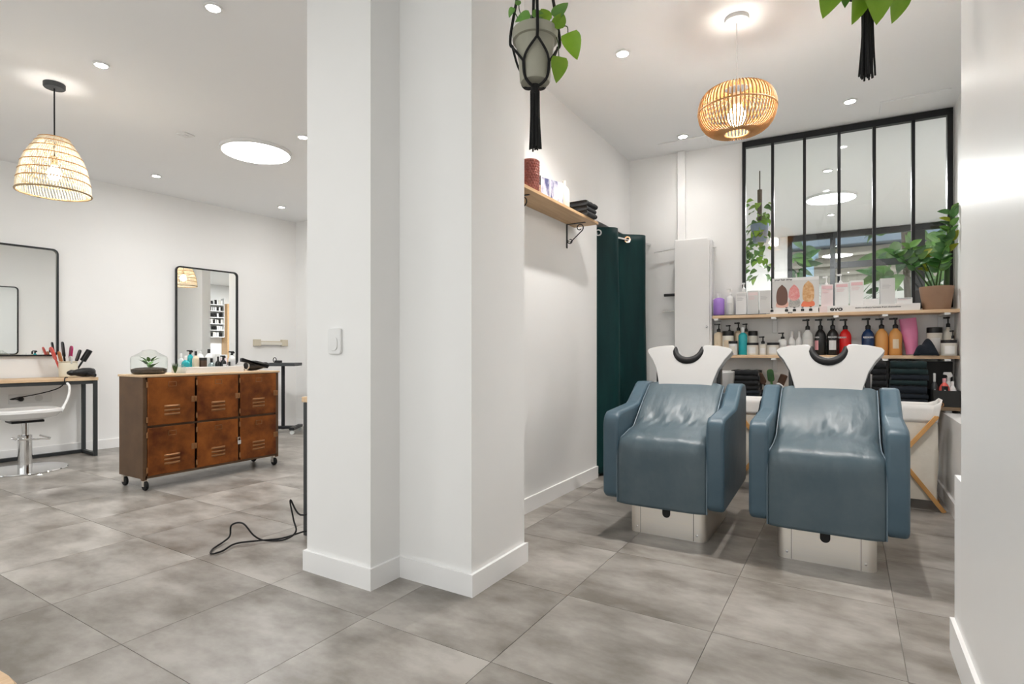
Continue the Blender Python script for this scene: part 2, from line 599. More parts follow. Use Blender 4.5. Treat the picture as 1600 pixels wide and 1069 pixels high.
# steel-framed glazing in the back wall: frame, mullions, six panes
wf = MB()
x0, x1 = -.772, .655
zb, zt = 1.352, H - .004
wf.box(x0, x1, -.02, .03, zt - .05, zt).box(x0, x1, -.02, .03, zb, zb + .025)
wf.box(x0, x0 + .027, -.02, .03, zb, zt).box(x1 - .034, x1, -.02, .03, zb, zt)
o = struct(wf.build('window_1', 'black_metal', bevel=.002, loc=(0, 5.087, 0), rot=(0, 0, BA)), 'black steel-framed interior window')
xs = [x0 + .013, -.538, -.303, -.061, .173, .419, x1 - .017]
for q in range(1, 6):
    MB().box(xs[q] - .011, xs[q] + .011, -.016, .026, zb + .02, zt - .04).build('mullion', 'black_metal', o, bevel=.002)
for q in range(6):
    MB().box(xs[q] + .012, xs[q + 1] - .012, .004, .009, zb + .022, zt - .048).build('pane', 'pane', o)

# far glazing of the back room, towards a courtyard
wf = MB().box(-.80, 2.0, 9.53, 9.60, H - .09, H - .005).box(-.80, -.74, 9.53, 9.60, .5, H).box(-.80, 2.0, 9.53, 9.60, .5, .56)
o = struct(wf.build('window_4', 'black_metal'), 'dark-framed courtyard window seen through the interior glazing')
posts = [-.80, -.19, .86, 2.0]
for x in (-.19, .86):
    MB().box(x - .055 if x > 0 else x - .04, x + .055 if x > 0 else x + .03, 9.54, 9.59, .56, H - .09).build('post', 'black_metal', o)
MB().box(-.16, .805, 9.54, 9.59, 2.27, 2.36).build('transom', 'black_metal', o)
for a, b in zip(posts[:-1], posts[1:]):
    MB().box(a + .03, b - .03, 9.562, 9.566, .56, H - .09).build('pane', 'pane', o)
MB().box(-6.5, 4.5, 9.75, 17.0, -.06, -.01).build('courtyard_ground', 'outside_ground', o)

# ------------------------------------------------------------------ lamps


def lamp(name, kind, parent, loc, watts, col, size=.03, spot=None, blend=.6):
    d = bpy.data.lights.new(name, kind)
    d.energy = watts
    d.color = col
    if kind == 'AREA':
        d.shape = 'DISK'
        d.size = size
    else:
        d.shadow_soft_size = size
    if spot:
        d.spot_size = spot
        d.spot_blend = blend
    o = bpy.data.objects.new(name, d)
    C.objects.link(o)
    o.parent = parent
    o.location = loc
    return o


def downlight(x, y, label, group, warm=False, k=1.0):
    t = thing('downlight', label, 'downlight', (x, y, H - .012), 0, group)
    MB().lathe([(.034, 0), (.046, 0), (.046, .008), (.040, .0115), (.034, .0115)], 24, cap=False).build('trim_ring', 'white_plastic', t, smooth=True)
    MB().lathe([(0.0, .004), (.034, .004), (.034, .009), (0, .009)], 20, cap=False).build('lens', 'lamp_white', t)
    lamp('lamp_beam', 'SPOT', t, (0, 0, -.004), LAMP['spot'] * k, (1.0, .965, .925) if warm else (1.0, .99, .975), .03, math.radians(125), 1.0)
    return t


for x, y, l in [(-3.964, 1.59, 'bright recessed ceiling downlight nearest the bell-shaped pendant'), (-2.807, 1.627, 'largest glaring ceiling downlight at the top beside the pillar'),
                (-3.868, 2.998, 'recessed downlight right of the round ceiling panel'), (-5.996, 2.887, 'recessed downlight near the mirror wall between the two mirrors'),
                (-5.973, 4.321, 'small farthest recessed downlight near the salon corner')]:
    downlight(x, y, l, 'salon downlights', False, .5 if x < -5 else 1.0)
for x, y, l in [(-1.15, 3.154, 'recessed wash-room downlight right of the hanging grey pot'), (-1.168, 4.63, 'recessed downlight by the ceiling hatch above the white cupboard'),
                (.012, 4.60, 'recessed downlight above the black-framed window')]:
    downlight(x, y, l, 'wash-room downlights', True, 4.8 if y < 4 else .8)
for x, y, l in [(-.171, 6.25, 'downlight seen through the glazing before the round panel'), (-.192, 8.3, 'downlight seen through the glazing behind the round panel')]:
    downlight(x, y, l, 'back-room downlights')
downlight(.012, 3.154, 'wash-room downlight just above the picture over the washing chairs', 'wash-room downlights', True, 4.6)


def disc_panel(x, y, r, label, k=1.0):
    t = thing('ceiling_panel_light', label, 'ceiling light', (x, y, H - .028))
    MB().lathe([(r * .94, 0), (r, .004), (r, .028), (r * .94, .028)], 64, cap=False).build('rim', 'white_plastic', t, smooth=True)
    MB().lathe([(0, .003), (r * .94, .003), (r * .94, .02), (0, .02)], 64, cap=False).build('diffuser', 'disc_white', t)
    lamp('lamp_glow', 'AREA', t, (0, 0, -.002), LAMP['disc'] * k, (1.0, 1.0, .995), r * 1.8)


disc_panel(-4.493, 2.995, .295, 'large round white glowing ceiling panel in the salon')
disc_panel(-.170, 7.36, .265, 'round glowing ceiling panel seen through the black-framed window', 4.2)

for x, y, l in [(-1.3, -.75, 'added round fill light by the shop front behind the viewer'), (-4.3, -.4, 'added round fill light over the front of the salon')]:  # two extra panels added out of view to brighten the rooms
    disc_panel(x, y, .295, l, .38)
# bell pendants


def bell_pendant(x, y, label):
    t = thing('pendant_lamp', label, 'pendant lamp', (x, y, 2.085), 0, 'bell-shaped rattan pendants')
    MB().lathe([(.0, H - 2.085 - .032), (.055, H - 2.085 - .032), (.06, H - 2.085 - .026), (.06, H - 2.085 - .001), (0, H - 2.085 - .001)], 24, cap=False).build('ceiling_rose', 'grey_metal', t, smooth=True)
    MB().tube([(0, 0, .24), (0.002, 0, .4), (0, 0, H - 2.085 - .03)], .0045).build('cable', 'black_metal', t)
    prof = [(.198, 0), (.195, .06), (.186, .12), (.170, .19), (.147, .25), (.118, .30), (.092, .345), (.080, .362)]

    def rad(z):
        for (r0, z0), (r1, z1) in zip(prof[:-1], prof[1:]):
            if z <= z1:
                return r0 + (r1 - r0) * (z - z0) / (z1 - z0)
        return prof[-1][0]
    s = MB()
    for k in range(74):
        a = 2 * PI * k / 74
        pts = []
        for i in range(9):
            z = .362 * i / 8
            aa = a + z * 1.1
            pts.append((rad(z) * math.cos(aa), rad(z) * math.sin(aa), z))
        s.tube(pts, .0031, 4)
    w = s.build('weave', 'rattan_pale', t)
    w['kind'] = 'stuff'
    for k, z in enumerate((.002, .075, .13, .185, .24, .29, .33, .36)):
        r = rad(z) + .002
        MB().tube([(r * math.cos(2 * PI * i / 40), r * math.sin(2 * PI * i / 40), z) for i in range(40)], .0065 if k == 0 else .0038, 6, True).build('hoop', 'rattan_edge' if k == 0 else 'rattan', t)
    MB().lathe([(.0, .245), (.02, .245), (.022, .2), (.016, .185), (0, .185)], 16, cap=False).build('socket', 'rattan_edge', t, smooth=True)
    b = MB().lathe([(0, .085), (.022, .09), (.036, .108), (.040, .13), (.033, .155), (.016, .18), (.014, .187), (0, .187)], 20, cap=False).build('bulb', 'bulb', t, smooth=True)
    lamp('lamp_bulb', 'POINT', t, (0, 0, .13), LAMP['bulb'] * 1.6, (1.0, .94, .86), .045)


bell_pendant(-4.525, 1.545, 'pale bell-shaped rattan pendant with dark cord, left of the picture')
bell_pendant(-3.90, 4.47, 'bell-shaped rattan pendant seen only in the mirror above the rusty cabinet')

# squat rattan pendant of the wash room
t = thing('rattan_pendant', 'squat round rattan pendant glowing above the washing chairs', 'pendant lamp', (-.509, 3.145, 2.195))
dz = H - 2.195
MB().lathe([(0, dz - .03), (.05, dz - .03), (.062, dz - .022), (.062, dz - .001), (0, dz - .001)], 32, cap=False).build('ceiling_rose', 'white_plastic', t, smooth=True)
MB().tube([(0, 0, .2), (0, .002, .4), (0, 0, dz - .03)], .0035).build('cable', 'white_plastic', t)
s = MB()
NS = 62
for k in range(NS):
    a = 2 * PI * k / NS
    pts = [((.062 + .133 * math.sin(PI * min(max(u, 0), 1)) ** .62) * math.cos(a), (.062 + .133 * math.sin(PI * u) ** .62) * math.sin(a), .004 + .236 * (.5 - .5 * math.cos(PI * u)) ** .9) for u in [i / 14 for i in range(15)]]
    s.tube(pts, .0042, 4)
w = s.build('slats', 'rattan', t)
w['kind'] = 'stuff'
for r, z in ((.064, .004), (.196, .122), (.064, .241)):
    MB().tube([(r * math.cos(2 * PI * i / 48), r * math.sin(2 * PI * i / 48), z) for i in range(48)], .005, 6, True).build('hoop', 'rattan', t)
MB().lathe([(.0, .215), (.024, .215), (.026, .15), (.0, .15)], 16, cap=False).build('socket', 'white_plastic', t, smooth=True)
MB().lathe([(0, .045), (.03, .052), (.047, .08), (.045, .11), (.022, .145), (0, .15)], 20, cap=False).build('bulb', 'bulb', t, smooth=True)
lamp('lamp_bulb', 'POINT', t, (0, 0, .09), LAMP['bulb'] * 5.2, (1.0, .955, .90), .05)

# ceiling bits
t = tag(MB().prism(rrect(.10, .10, .008, 2), 0, .008).prism(rrect(.04, .04, .012, 4), -.006, .0).build('smoke_vent', 'white_plastic', bevel=.001), 'small square vent plate on the salon ceiling', 'vent')
t.location = (-4.66, 2.47, H - .0085)
t.rotation_euler = (0, 0, .2)
t = thing('ceiling_hatch', 'flat square ceiling hatch above the white duct', 'hatch', (-1.2, 4.82, H - .006))
MB().box(-.20, .20, -.11, .11, 0, .0055).build('panel', 'ceiling_paint', t, bevel=.001)
MB().box(-.185, .185, -.095, .095, -.0015, 0).build('door', 'ceiling_paint', t)
t = thing('ceiling_hatch', 'flat rectangular ceiling hatch above the right end of the window', 'hatch', (.40, 4.86, H - .006))
MB().box(-.20, .20, -.12, .12, 0, .0055).build('panel', 'ceiling_paint', t, bevel=.001)
MB().box(-.185, .0, -.105, .105, -.0025, 0).build('door', 'base_paint', t)

# ------------------------------------------------------------------ washing chairs


def wash_chair(x, label):
    t = thing('washing_chair', label, 'chair', (x, 2.92, 0), 0, 'blue-grey backwash chairs')
    # steel plinth
    pl = MB().prism(arc(.17, .17, .04, -PI / 2, 0, 6) + [(.21, .70), (-.21, .70)] + arc(-.17, .17, .04, PI, 1.5 * PI, 6), .0, .235).build('plinth', 'steel', t, smooth=True)
    MB().box(-.145, .145, .127, .1295, .006, .228).build('front_panel', 'steel', pl)
    for sx in (-1, 1):
        MB().box(sx * .146 - .0012, sx * .146 + .0012, .1285, .1292, .003, .232).build('seam', 'dark_hole', pl)
        MB().lathe([(0, 0), (.006, 0), (.006, .003), (0, .004)], 10, FRONT(sx * .165, .131, .035), cap=False).build('screw', 'chrome', pl)
    MB().prism([(-.022, .235)] + arc(0, .130, .022, PI, 2 * PI, 10) + [(.022, .235)], .1255, .1268, 'y').build('slot', 'dark_hole', pl)
    # arms
    for sx in (-1, 1):
        prof = [(.0, .235), (.03, .205), (.70, .235), (.73, .26), (.73, .80), (.70, .832), (.585, .836), (.555, .825), (.41, .730), (.37, .712), (.05, .690), (.012, .665), (.0, .62)]
        a = MB().prism(prof, sx * .236, sx * .325, 'x').build('arm', 'leather', t, bevel=.018, seg=3)
        e = [(sx * .2865, p[0], p[1]) for p in prof[4:]]
    # seat: leg front, seat and reclined back in one upholstered run
    cl = [(-.002, .19), (-.006, .30), (-.004, .44), (.006, .515), (.035, .553), (.09, .572), (.16, .590), (.235, .607), (.285, .635), (.35, .690), (.43, .752), (.51, .808), (.55, .832)]
    C2 = smoothpts([(0, p[0], p[1]) for p in cl], 5)
    n = len(C2)
    hw = lambda q: .214 if q > .42 else .232

    def surf(u, v):
        i = min(int(u * (n - 1)), n - 1)
        p = C2[i]
        w = .5 * (hw(u) + hw(u))
        k = max(0.0, min(1.0, (u - .30) / .16))
        w = .244 * (1 - k) + .228 * k
        sx = (v - .5) * 2
        q = C2[min(i + 1, n - 1)] - C2[max(i - 1, 0)]
        nrm = Vector((0, -q.z, q.y)).normalized()
        bulge = .010 * (1 - sx ** 4) - .016 * abs(sx) ** 12
        wr = 0.0
        if u > .5:
            wr = .005 * math.sin(sx * 9 + u * 14) * math.exp(-((u - .66) / .12) ** 2) + .004 * math.sin(sx * 23 - u * 30) * math.exp(-((u - .62) / .08) ** 2)
        if u < .42:
            wr += .0035 * math.sin(sx * 12 + u * 9) * math.exp(-((u - .38) / .10) ** 2) * abs(sx)
        p2 = p + nrm * (bulge + wr)
        return (sx * w, p2.y, p2.z)
    MB().grid(surf, n - 1, 28, flip=True).build('seat_cushion', 'seat_leather', t, smooth=True, solid=.035)
    # inner bulk that carries the cushion
    MB().prism([(.035, .21), (.66, .24), (.60, .78), (.56, .775), (.30, .58), (.06, .52), (.035, .45)], -.232, .232, 'x').build('seat_frame', 'leather', t)
    for sx in (-1, 1):
        pts = []
        for q in range(0, n):
            u = q / (n - 1)
            s_ = surf(u, .5 + sx * .492)
            pts.append((s_[0] + sx * .001, s_[1] - .001, s_[2]))
        MB().tube(pts, .0032, 5).build('piping', 'piping', t, smooth=True)
    # ceramic basin: slanted T-shaped front with a neck notch, bowl behind
    ft = []
    R_ = [(.0, .035), (.155, .035), (.168, .09), (.188, .16), (.222, .225), (.254, .268), (.262, .284), (.250, .300), (.19, .316), (.12, .322), (.096, .320), (.084, .306)]
    notch = [(.084 * math.cos(-a), .300 + .084 * 1.0 * math.sin(-a)) for a in [PI * k / 12 for k in range(1, 12)]]
    out = R_[1:] + notch + [(-x_, z_) for x_, z_ in R_[1:][::-1]]
    Mf = T(0, .50, .775) @ R(-.42, 'X')
    bs = MB().prism(out, 0, .05, 'y', Mf)

    def bowl(u, v):
        a = 2 * PI * u
        prof = [(.50, 0.0), (.80, .03), (.96, .10), (1.0, .20), (1.0, .235), (.95, .235), (.92, .20), (.86, .10), (.6, .055), (.0, .05)]
        i = min(int(v * 9), 8)
        k = v * 9 - i
        r = prof[i][0] + (prof[i + 1][0] - prof[i][0]) * k
        z = prof[i][1] + (prof[i + 1][1] - prof[i][1]) * k
        c, s_ = math.cos(a), math.sin(a)
        ex = lambda q: math.copysign(abs(q) ** .75, q)
        return (.215 * r * ex(c), .925 + .25 * r * ex(s_), .66 + z)
    bs.grid(bowl, 40, 27)
    bs.box(-.15, .15, .60, .75, .72, .88)
    basin = bs.build('basin', 'ceramic', t, bevel=.012, seg=3)
    MB().prism(rrect(.24, .30, .05), .0, .665, 'z', T(0, .93, 0)).build('basin_column', 'grey_metal', t, smooth=True)
    for sx in (-1, 1):
        MB().box(sx * .185 - .012, sx * .185 + .012, .60, .66, .78, .93).build('basin_bracket', 'black_plastic', t, bevel=.004)
    nr = []
    for k in range(15):
        a = PI * k / 14
        q = Mf @ Vector((.084 * math.cos(PI - a), .012, .302 - .086 * math.sin(a)))
        nr.append(q)
    MB().tube([nr[0] + Vector((0, 0.002, .012))] + nr + [nr[-1] + Vector((0, .002, .012))], .02, 10, rs=[.008, .014] + [.018 + .009 * math.sin(PI * k / 12) for k in range(13)] + [.014, .008]).build('neck_rest', 'black_rubber', t, smooth=True)
    return t


wash_chair(-.859, 'blue-grey leather backwash chair with white basin, beside the curtain')
wash_chair(-.094, 'blue-grey leather backwash chair with white basin, nearest the right wall')

# ------------------------------------------------------------------ rusty locker cabinet
CX, CYY = -4.415, 2.035     # front-left corner
t = thing('locker_cabinet', 'rusty brown six-door metal locker cabinet on castors', 'cabinet', (CX, CYY, 0), .0)
CW, CD, Z0, Z1 = 1.125, .36, .088, .838
b = MB().box(-CD, -.03, 0, .018, Z0, Z1).box(-CD, -.03, CW - .018, CW, Z0, Z1).box(-CD, 0, .018, CW - .018, Z0, Z0 + .02).box(-CD, 0, .018, CW - .018, Z1 - .02, Z1).box(-CD, -CD + .01, .018, CW - .018, Z0, Z1)
b.box(-.03, 0, 0, .028, Z0 - .012, Z1).box(-.03, 0, CW - .028, CW, Z0 - .012, Z1)
b.box(-CD, -.01, .36, .38, Z0, Z1).box(-CD, -.01, .735, .755, Z0, Z1).box(-CD, -.012, .02, CW - .02, .46, .475)
b.build('body', 'rust_side', t)
MB().box(-CD - .008, .010, -.008, CW + .008, Z1, Z1 + .016).build('top', 'pine', t, bevel=.002)
dw = (CW - .056 - .03) / 3
for r in range(2):
    for c in range(3):
        y0 = .028 + c * (dw + .015)
        z0 = Z0 + .018 + r * .372
        z1 = z0 + .355
        d = MB().box(-.004, .010, y0 + .002, y0 + dw - .002, z0, z1).build('door', 'rust', t, bevel=.003)
        ym = y0 + dw * .5
        for q in range(3):
            zz = z0 + .075 + q * .030
            lp = [(.010, zz - .012)] + [(.010 + .011 * math.sin(k * PI / 6), zz + .010 - .020 * k / 6 + .0) for k in range(6, -1, -1)]
            wv = .058
            lv = MB().grid(lambda u, v, zz=zz, wv=wv, ym=ym: (.010 + .012 * math.sin(PI * v) * min(1, 6 * min(u, 1 - u) + .0), ym + (u - .5) * 2 * wv, zz - .010 + .020 * v), 12, 6)
            lv.build('louvre', 'rust_pale', d, smooth=True)
        f = MB().box(.010, .013, ym - .03, ym + .03, z1 - .070, z1 - .066).box(.010, .013, ym - .03, ym + .03, z1 - .038, z1 - .034).box(.010, .013, ym - .03, ym - .026, z1 - .07, z1 - .034).box(.010, .013, ym + .026, ym + .03, z1 - .07, z1 - .034)
        f.build('label_holder', 'rust_pale', d)
        if not (r == 0 and c == 1):
            yl = y0 + dw - .03
            MB().box(.010, .016, yl, yl + .042, z0 + .155, z0 + .20).box(.016, .024, yl + .022, yl + .036, z0 + .163, z0 + .192).build('latch', 'rust_pale', d, bevel=.002)
        else:
            yl = y0 + dw - .02
            MB().box(.010, .018, yl, yl + .03, z0 + .185, z0 + .20).build('latch', 'rust_pale', d)
        for zz in (z0 + .045, z1 - .05):
            MB().lathe([(.006, zz - .02), (.006, zz + .02)], 8, T(.012, y0 - .004, 0)).build('hinge', 'rust_pale', d)
for y in (.025, CW - .03):
    for x in (-.025, -CD + .03):
        k = MB().box(x - .016, x + .016, y - .016, y + .016, Z0 - .018, Z0 - .002).box(x - .014, x + .014, y - .015, y - .011, .03, Z0 - .015).box(x - .014, x + .014, y + .011, y + .015, .03, Z0 - .015)
        cst = k.build('castor', 'steel', t)
        MB().lathe([(.012, -.010), (.033, -.010), (.036, -.004), (.036, .004), (.033, .010), (.012, .010)], 20, T(x + .006, y, .036) @ R(PI / 2, 'X')).build('wheel', 'black_rubber', cst, smooth=True)
p = thing('padlock', 'small silver padlock hanging on the lower middle locker door', 'padlock', (CX + .022, CYY + .735, .245))
MB().box(-.006, .006, -.015, .015, 0, .034).build('lock_body', 'chrome', p, bevel=.003)
MB().tube([(0, -.010, .03), (0, -.010, .05), (0, -.006, .058), (0, .006, .058), (0, .010, .05), (0, .010, .03)], .003, 6).build('shackle', 'chrome', p)
CZ = Z1 + .016

# terrarium
t = thing('terrarium', 'lidded glass terrarium with dark soil and small green plant', 'terrarium', (-4.60, 2.165, CZ))
MB().lathe([(0, .0), (.10, .0), (.118, .012), (.122, .04), (.122, .118), (.116, .135), (.075, .158), (.055, .17), (.04, .185), (0, .19)], 40, cap=False).build('glass_bowl', 'jar_glass', t, smooth=True)
MB().lathe([(0, .003), (.098, .003), (.115, .015), (.118, .038), (.09, .048), (.04, .052), (0, .05)], 32, cap=False).build('soil', 'soil', t, smooth=True)
fol = thing_leaf = None


def leaf_mesh(name, L, Wd, curl=.2, tip=.7, n=7, heart=0.0):
    m = MB()
    vs, fs = [], []
    for i in range(n + 1):
        u = i / n
        w = Wd * math.sin(PI * u ** tip) ** .8 if 0 < u < 1 else 0.0
        z = -curl * L * u * u
        y = L * u
        back = -heart * L * (1 - u) ** 6
        vs += [(-w / 2, y + back * (w > 0), z + abs(w) * .18), (0, y, z), (w / 2, y + back * (w > 0), z + abs(w) * .18)]
    for i in range(n):
        a = i * 3
        fs += [(a, a + 1, a + 4, a + 3), (a + 1, a + 2, a + 5, a + 4)]
    m.add(vs, fs)
    me = m.mesh(name)
    for p in me.polygons:
        p.use_smooth = True
    return me


def aim(pos, d, roll=0.0):
    """matrix that sends local +Y along d at pos, +Z roughly up"""
    y = Vector(d).normalized()
    x = y.cross(Vector((0, 0, 1)))
    if x.length < 1e-3:
        x = Vector((1, 0, 0))
    x.normalize()
    z = x.cross(y)
    M = Matrix((x, y, z)).transposed().to_4x4()
    return Matrix.Translation(pos) @ M @ R(roll, 'Y')




def face(pos, d, n, sc=1.0):
    """leaf matrix: +Y along d, blade turned towards n"""
    y = Vector(d).normalized()
    x = y.cross(Vector(n)).normalized()
    return Matrix.Translation(pos) @ Matrix((x, y, x.cross(y))).transposed().to_4x4() @ Matrix.Scale(sc, 4)


small = leaf_mesh('leaf_small', .065, .028)
small.materials.append(MATS['leaf_mid'])
for k in range(12):
    a = k * 2.4
    d = (math.cos(a), math.sin(a), .5 + .8 * random.random())
    put('leaf', small, None, t, aim((.02 * math.cos(a), .02 * math.sin(a), .05 + .045 * (k % 3) / 2), d))

# ------------------------------------------------------------------ bottles
BN = {}


def bottle(label, x, y, z, r, h, m, kind='pump', ph=.06, capm='black_plastic', lab=None, cat='bottle', group=None, shoulder=.28, turn=0.0, labspan=1.25, txt=None, txtm='white_print', name=None, labz=(.12, .62), face=0.0):
    nm = name or {'pump': 'pump_bottle', 'jar': 'jar', 'spray': 'spray_bottle', 'cap': 'bottle'}[kind]
    t = thing(nm, label, cat, (x, y, z), turn, group)
    sh = h * shoulder
    if kind == 'jar':
        prof = [(0, 0), (r * .94, 0), (r, .004), (r, h * .80), (r * .97, h * .81), (0, h * .81)]
        MB().lathe(prof, 28, cap=False).build('body', m, t, smooth=True)
        MB().lathe([(0, h * .80), (r * 1.02, h * .80), (r * 1.02, h * .985), (r * .98, h), (0, h)], 28, cap=False).build('lid', capm, t, smooth=True)
    else:
        prof = [(0, 0), (r * .92, 0), (r, .006), (r, h - sh), (r * .93, h - sh * .72), (r * .72, h - sh * .38), (r * .40, h - sh * .10), (r * .34, h), (0, h)]
        MB().lathe(prof, 28, cap=False).build('body', m, t, smooth=True)
        if kind == 'pump':
            MB().lathe([(0, h), (r * .42, h), (r * .42, h + ph * .30), (r * .30, h + ph * .36), (r * .16, h + ph * .42), (r * .16, h + ph * .80), (r * .34, h + ph * .84), (r * .34, h + ph), (0, h + ph)], 14, cap=False).box(-r * .95, 0, -r * .16, r * .16, h + ph * .82, h + ph * .98).build('pump', capm, t, smooth=True)
        elif kind == 'cap':
            MB().lathe([(0, h), (r * .36, h), (r * .38, h + ph * .9), (r * .3, h + ph), (0, h + ph)], 14, cap=False).build('cap', capm, t, smooth=True)
        elif kind == 'spray':
            MB().lathe([(0, h), (r * .38, h), (r * .38, h + ph * .4), (0, h + ph * .4)], 12, cap=False).prism([(-r * 1.1, h + ph * .72), (-r * 1.0, h + ph), (r * .5, h + ph), (r * .9, h + ph * .55), (r * .3, h + ph * .35), (-r * .2, h + ph * .4), (-r * .35, h + ph * .66)], -r * .22, r * .22, 'y').build('trigger', capm, t, bevel=.001)
    if lab:
        z0, z1 = h * labz[0], h * labz[1]
        g = MB().grid(lambda u, v: ((r + .0008) * math.sin((u - .5) * labspan + face), -(r + .0008) * math.cos((u - .5) * labspan + face), z0 + (z1 - z0) * v), 12, 1)
        g.build('paper_label', lab, t, smooth=True)
    if txt:
        text(txt, r * .40, txtm, t, R(face, 'Z') @ FRONT(0, -r - .001, h * .68), bold=.0004)
    return t


S2 = 1.0      # top of the middle shelf
S1 = 1.327    # top of the upper shelf
S3 = .645     # top of the lower shelf
BG = 'products on the middle shelf'
bottle('cream pump bottle at the left end of the middle shelf', -.943, 4.934, S2, .038, .195, 'cream_plastic', ph=.07, shoulder=.12, group=BG)
bottle('cream jar with black lid second from the left on the middle shelf', -.861, 4.90, S2, .045, .200, 'cream_label', 'jar', cat='jar', lab='cream_plastic', group=BG)
bottle('cream pump bottle standing behind the teal bottle', -.793, 4.985, S2, .034, .205, 'cream_plastic', ph=.07, shoulder=.12, group=BG)
bottle('dark pump bottle half hidden behind the first cream jar', -.868, 5.00, S2, .030, .185, 'jet_bottle', ph=.07, group=BG)
bottle('small white jar with black lid in front of the cream bottles', -.812, 4.84, S2, .034, .115, 'white_plastic', 'jar', cat='jar', lab='cream_label', group=BG)
bottle('translucent teal bottle with pale cap on the middle shelf', -.742, 4.88, S2, .035, .185, 'tea_plastic', 'cap', ph=.045, capm='clear_plastic', shoulder=.16, group=BG)
bottle('tall cream jar with black lid behind the teal bottle', -.680, 4.99, S2, .036, .200, 'cream_label', 'jar', cat='jar', group=BG)
bottle('cream bottle with black pump just right of the teal bottle', -.735, 5.00, S2, .030, .195, 'cream_plastic', ph=.07, group=BG)
bottle('low white jar with black lid, left of the small black pump', -.670, 4.89, S2, .046, .100, 'cream_label', 'jar', cat='jar', lab='white_print', group=BG)
bottle('short bottle with black pump between two low jars', -.593, 4.91, S2, .032, .090, 'cream_label', ph=.062, shoulder=.1, lab='white_print', group=BG)
bottle('low white jar with black lid, right of the short pump bottle', -.517, 4.90, S2, .046, .100, 'cream_label', 'jar', cat='jar', lab='white_print', group=BG)
bottle('white bottle with black pump left of the washing basin rim', -.452, 4.95, S2, .034, .130, 'white_plastic', ph=.052, lab='pale_card', shoulder=.14, group=BG)
bottle('slim white spray flask, left one of the two behind the pink box', -.391, 5.0, S2, .028, .145, 'white_plastic', 'cap', ph=.05, capm='white_plastic', lab='pale_card', group=BG)
bottle('slim white spray flask, right one of the two behind the pink box', -.335, 5.0, S2, .028, .145, 'white_plastic', 'cap', ph=.05, capm='white_plastic', lab='pale_card', group=BG)
bx = tag(MB().box(-.04, .04, -.03, .03, 0, .075).build('carton', 'pink_card', bevel=.001), 'small pale pink carton before the white spray flasks', 'box', BG)
bx.location = (-.375, 4.885, S2)
bottle('translucent grey litre bottle with black pump', -.274, 4.962, S2, .039, .200, 'grey_bottle', ph=.085, lab='pale_card', group=BG)
bottle('black litre pump bottle with pink label', -.186, 4.978, S2, .040, .205, 'jet_bottle', ph=.08, lab='pinkish', group=BG, face=-.75, labspan=.9, txt='REDKEN', labz=(.2, .56))
bottle('black litre pump bottle with white label', -.102, 4.975, S2, .041, .205, 'jet_bottle', ph=.08, lab='white_print', group=BG, labspan=1.2, txt='REDKEN', labz=(.2, .56))
bottle('red litre pump bottle', -.018, 4.985, S2, .041, .200, 'red_bottle', ph=.08, group=BG, txt='REDKEN', face=-.5)
bottle('dark blue litre pump bottle', .130, 4.99, S2, .043, .198, 'blue_bottle', ph=.085, lab='white_print', group=BG, txt='REDKEN', labspan=1.1, labz=(.05, .25))
bottle('amber litre pump bottle next to the blue bottle', .216, 4.995, S2, .042, .200, 'amber_bottle', ph=.08, group=BG)
bottle('amber litre pump bottle with pale label next to the pink tube', .302, 4.999, S2, .042, .200, 'amber_bottle', ph=.08, lab='cream_plastic', group=BG, labspan=.9, labz=(.25, .6))
# leaning pink tube
t = tag(MB().grid(lambda u, v: (lambda a, w, dd: (w * math.cos(a), dd * math.sin(a), .005 + .268 * v))(2 * PI * u, .040 + .012 * min(1, max(0, (v - .2) * 2.5)), .036 * (1 - .75 * v) + .004), 28, 12).build('squeeze_tube', 'rose_tube', smooth=True), 'pink squeeze tube standing tilted on its pale cap', 'tube', BG)
t.location = (.408, 5.03, S2 + .003)
t.rotation_euler = (0, -.11, 0)
MB().lathe([(0, 0), (.036, 0), (.036, .045), (.030, .05), (0, .05)], 24, cap=False).build('cap', 'cream_label', t, smooth=True)
t = tag(MB().grid(lambda u, v: ((u - .5) * .155 * (1 - .35 * v), (v - .5) * .10, .006 + .105 * math.sin(PI * min(1, max(0, u * 1.0))) ** .7 * math.sin(PI * v) ** .5 * (1 + .25 * math.sin(u * 7 + v * 5))), 16, 12).build('folded_cloth', 'towel_navy', smooth=True, solid=.01), 'crumpled black cloth beside the pink tube', 'cloth')
t.location = (.475, 4.92, S2 - .002)
bottle('tall cream jar with black lid beside the crumpled cloth', .540, 5.045, S2, .047, .205, 'cream_label', 'jar', cat='jar', group=BG, lab='canvas_rim')
bottle('cream bottle with black pump behind the tall right jar', .620, 5.06, S2, .030, .205, 'cream_label', ph=.075, group=BG)
bottle('low cream jar with black lid at the right end', .606, 4.91, S2, .046, .110, 'cream_label', 'jar', cat='jar', group=BG, lab='canvas_rim')
bottle('small bottle with black pump at the right end', .638, 4.99, S2, .020, .120, 'cream_label', ph=.06, group=BG)

# ------------------------------------------------------------------ wall shelves


def wall_shelf(z, th, xa, xb, depth, label):
    t = thing('wall_shelf', label, 'shelf', (0, 5.087, z - th), BA, 'long pine shelves on the back wall')
    MB().box(xa, xb, -depth, -.004, 0, th).build('board', 'pine_x', t, bevel=.002)
    for x in (xa + .03, -.52, -.09, .22, xb - .07):
        k = MB().box(x - .018, x + .018, -depth - .004, -.004, -.016, -.0005).build('bracket', 'white_plastic', t, bevel=.002)
        MB().box(x - .018, x + .018, -.012, -.002, -.12, -.012).build('bracket_plate', 'white_plastic', k, bevel=.002)


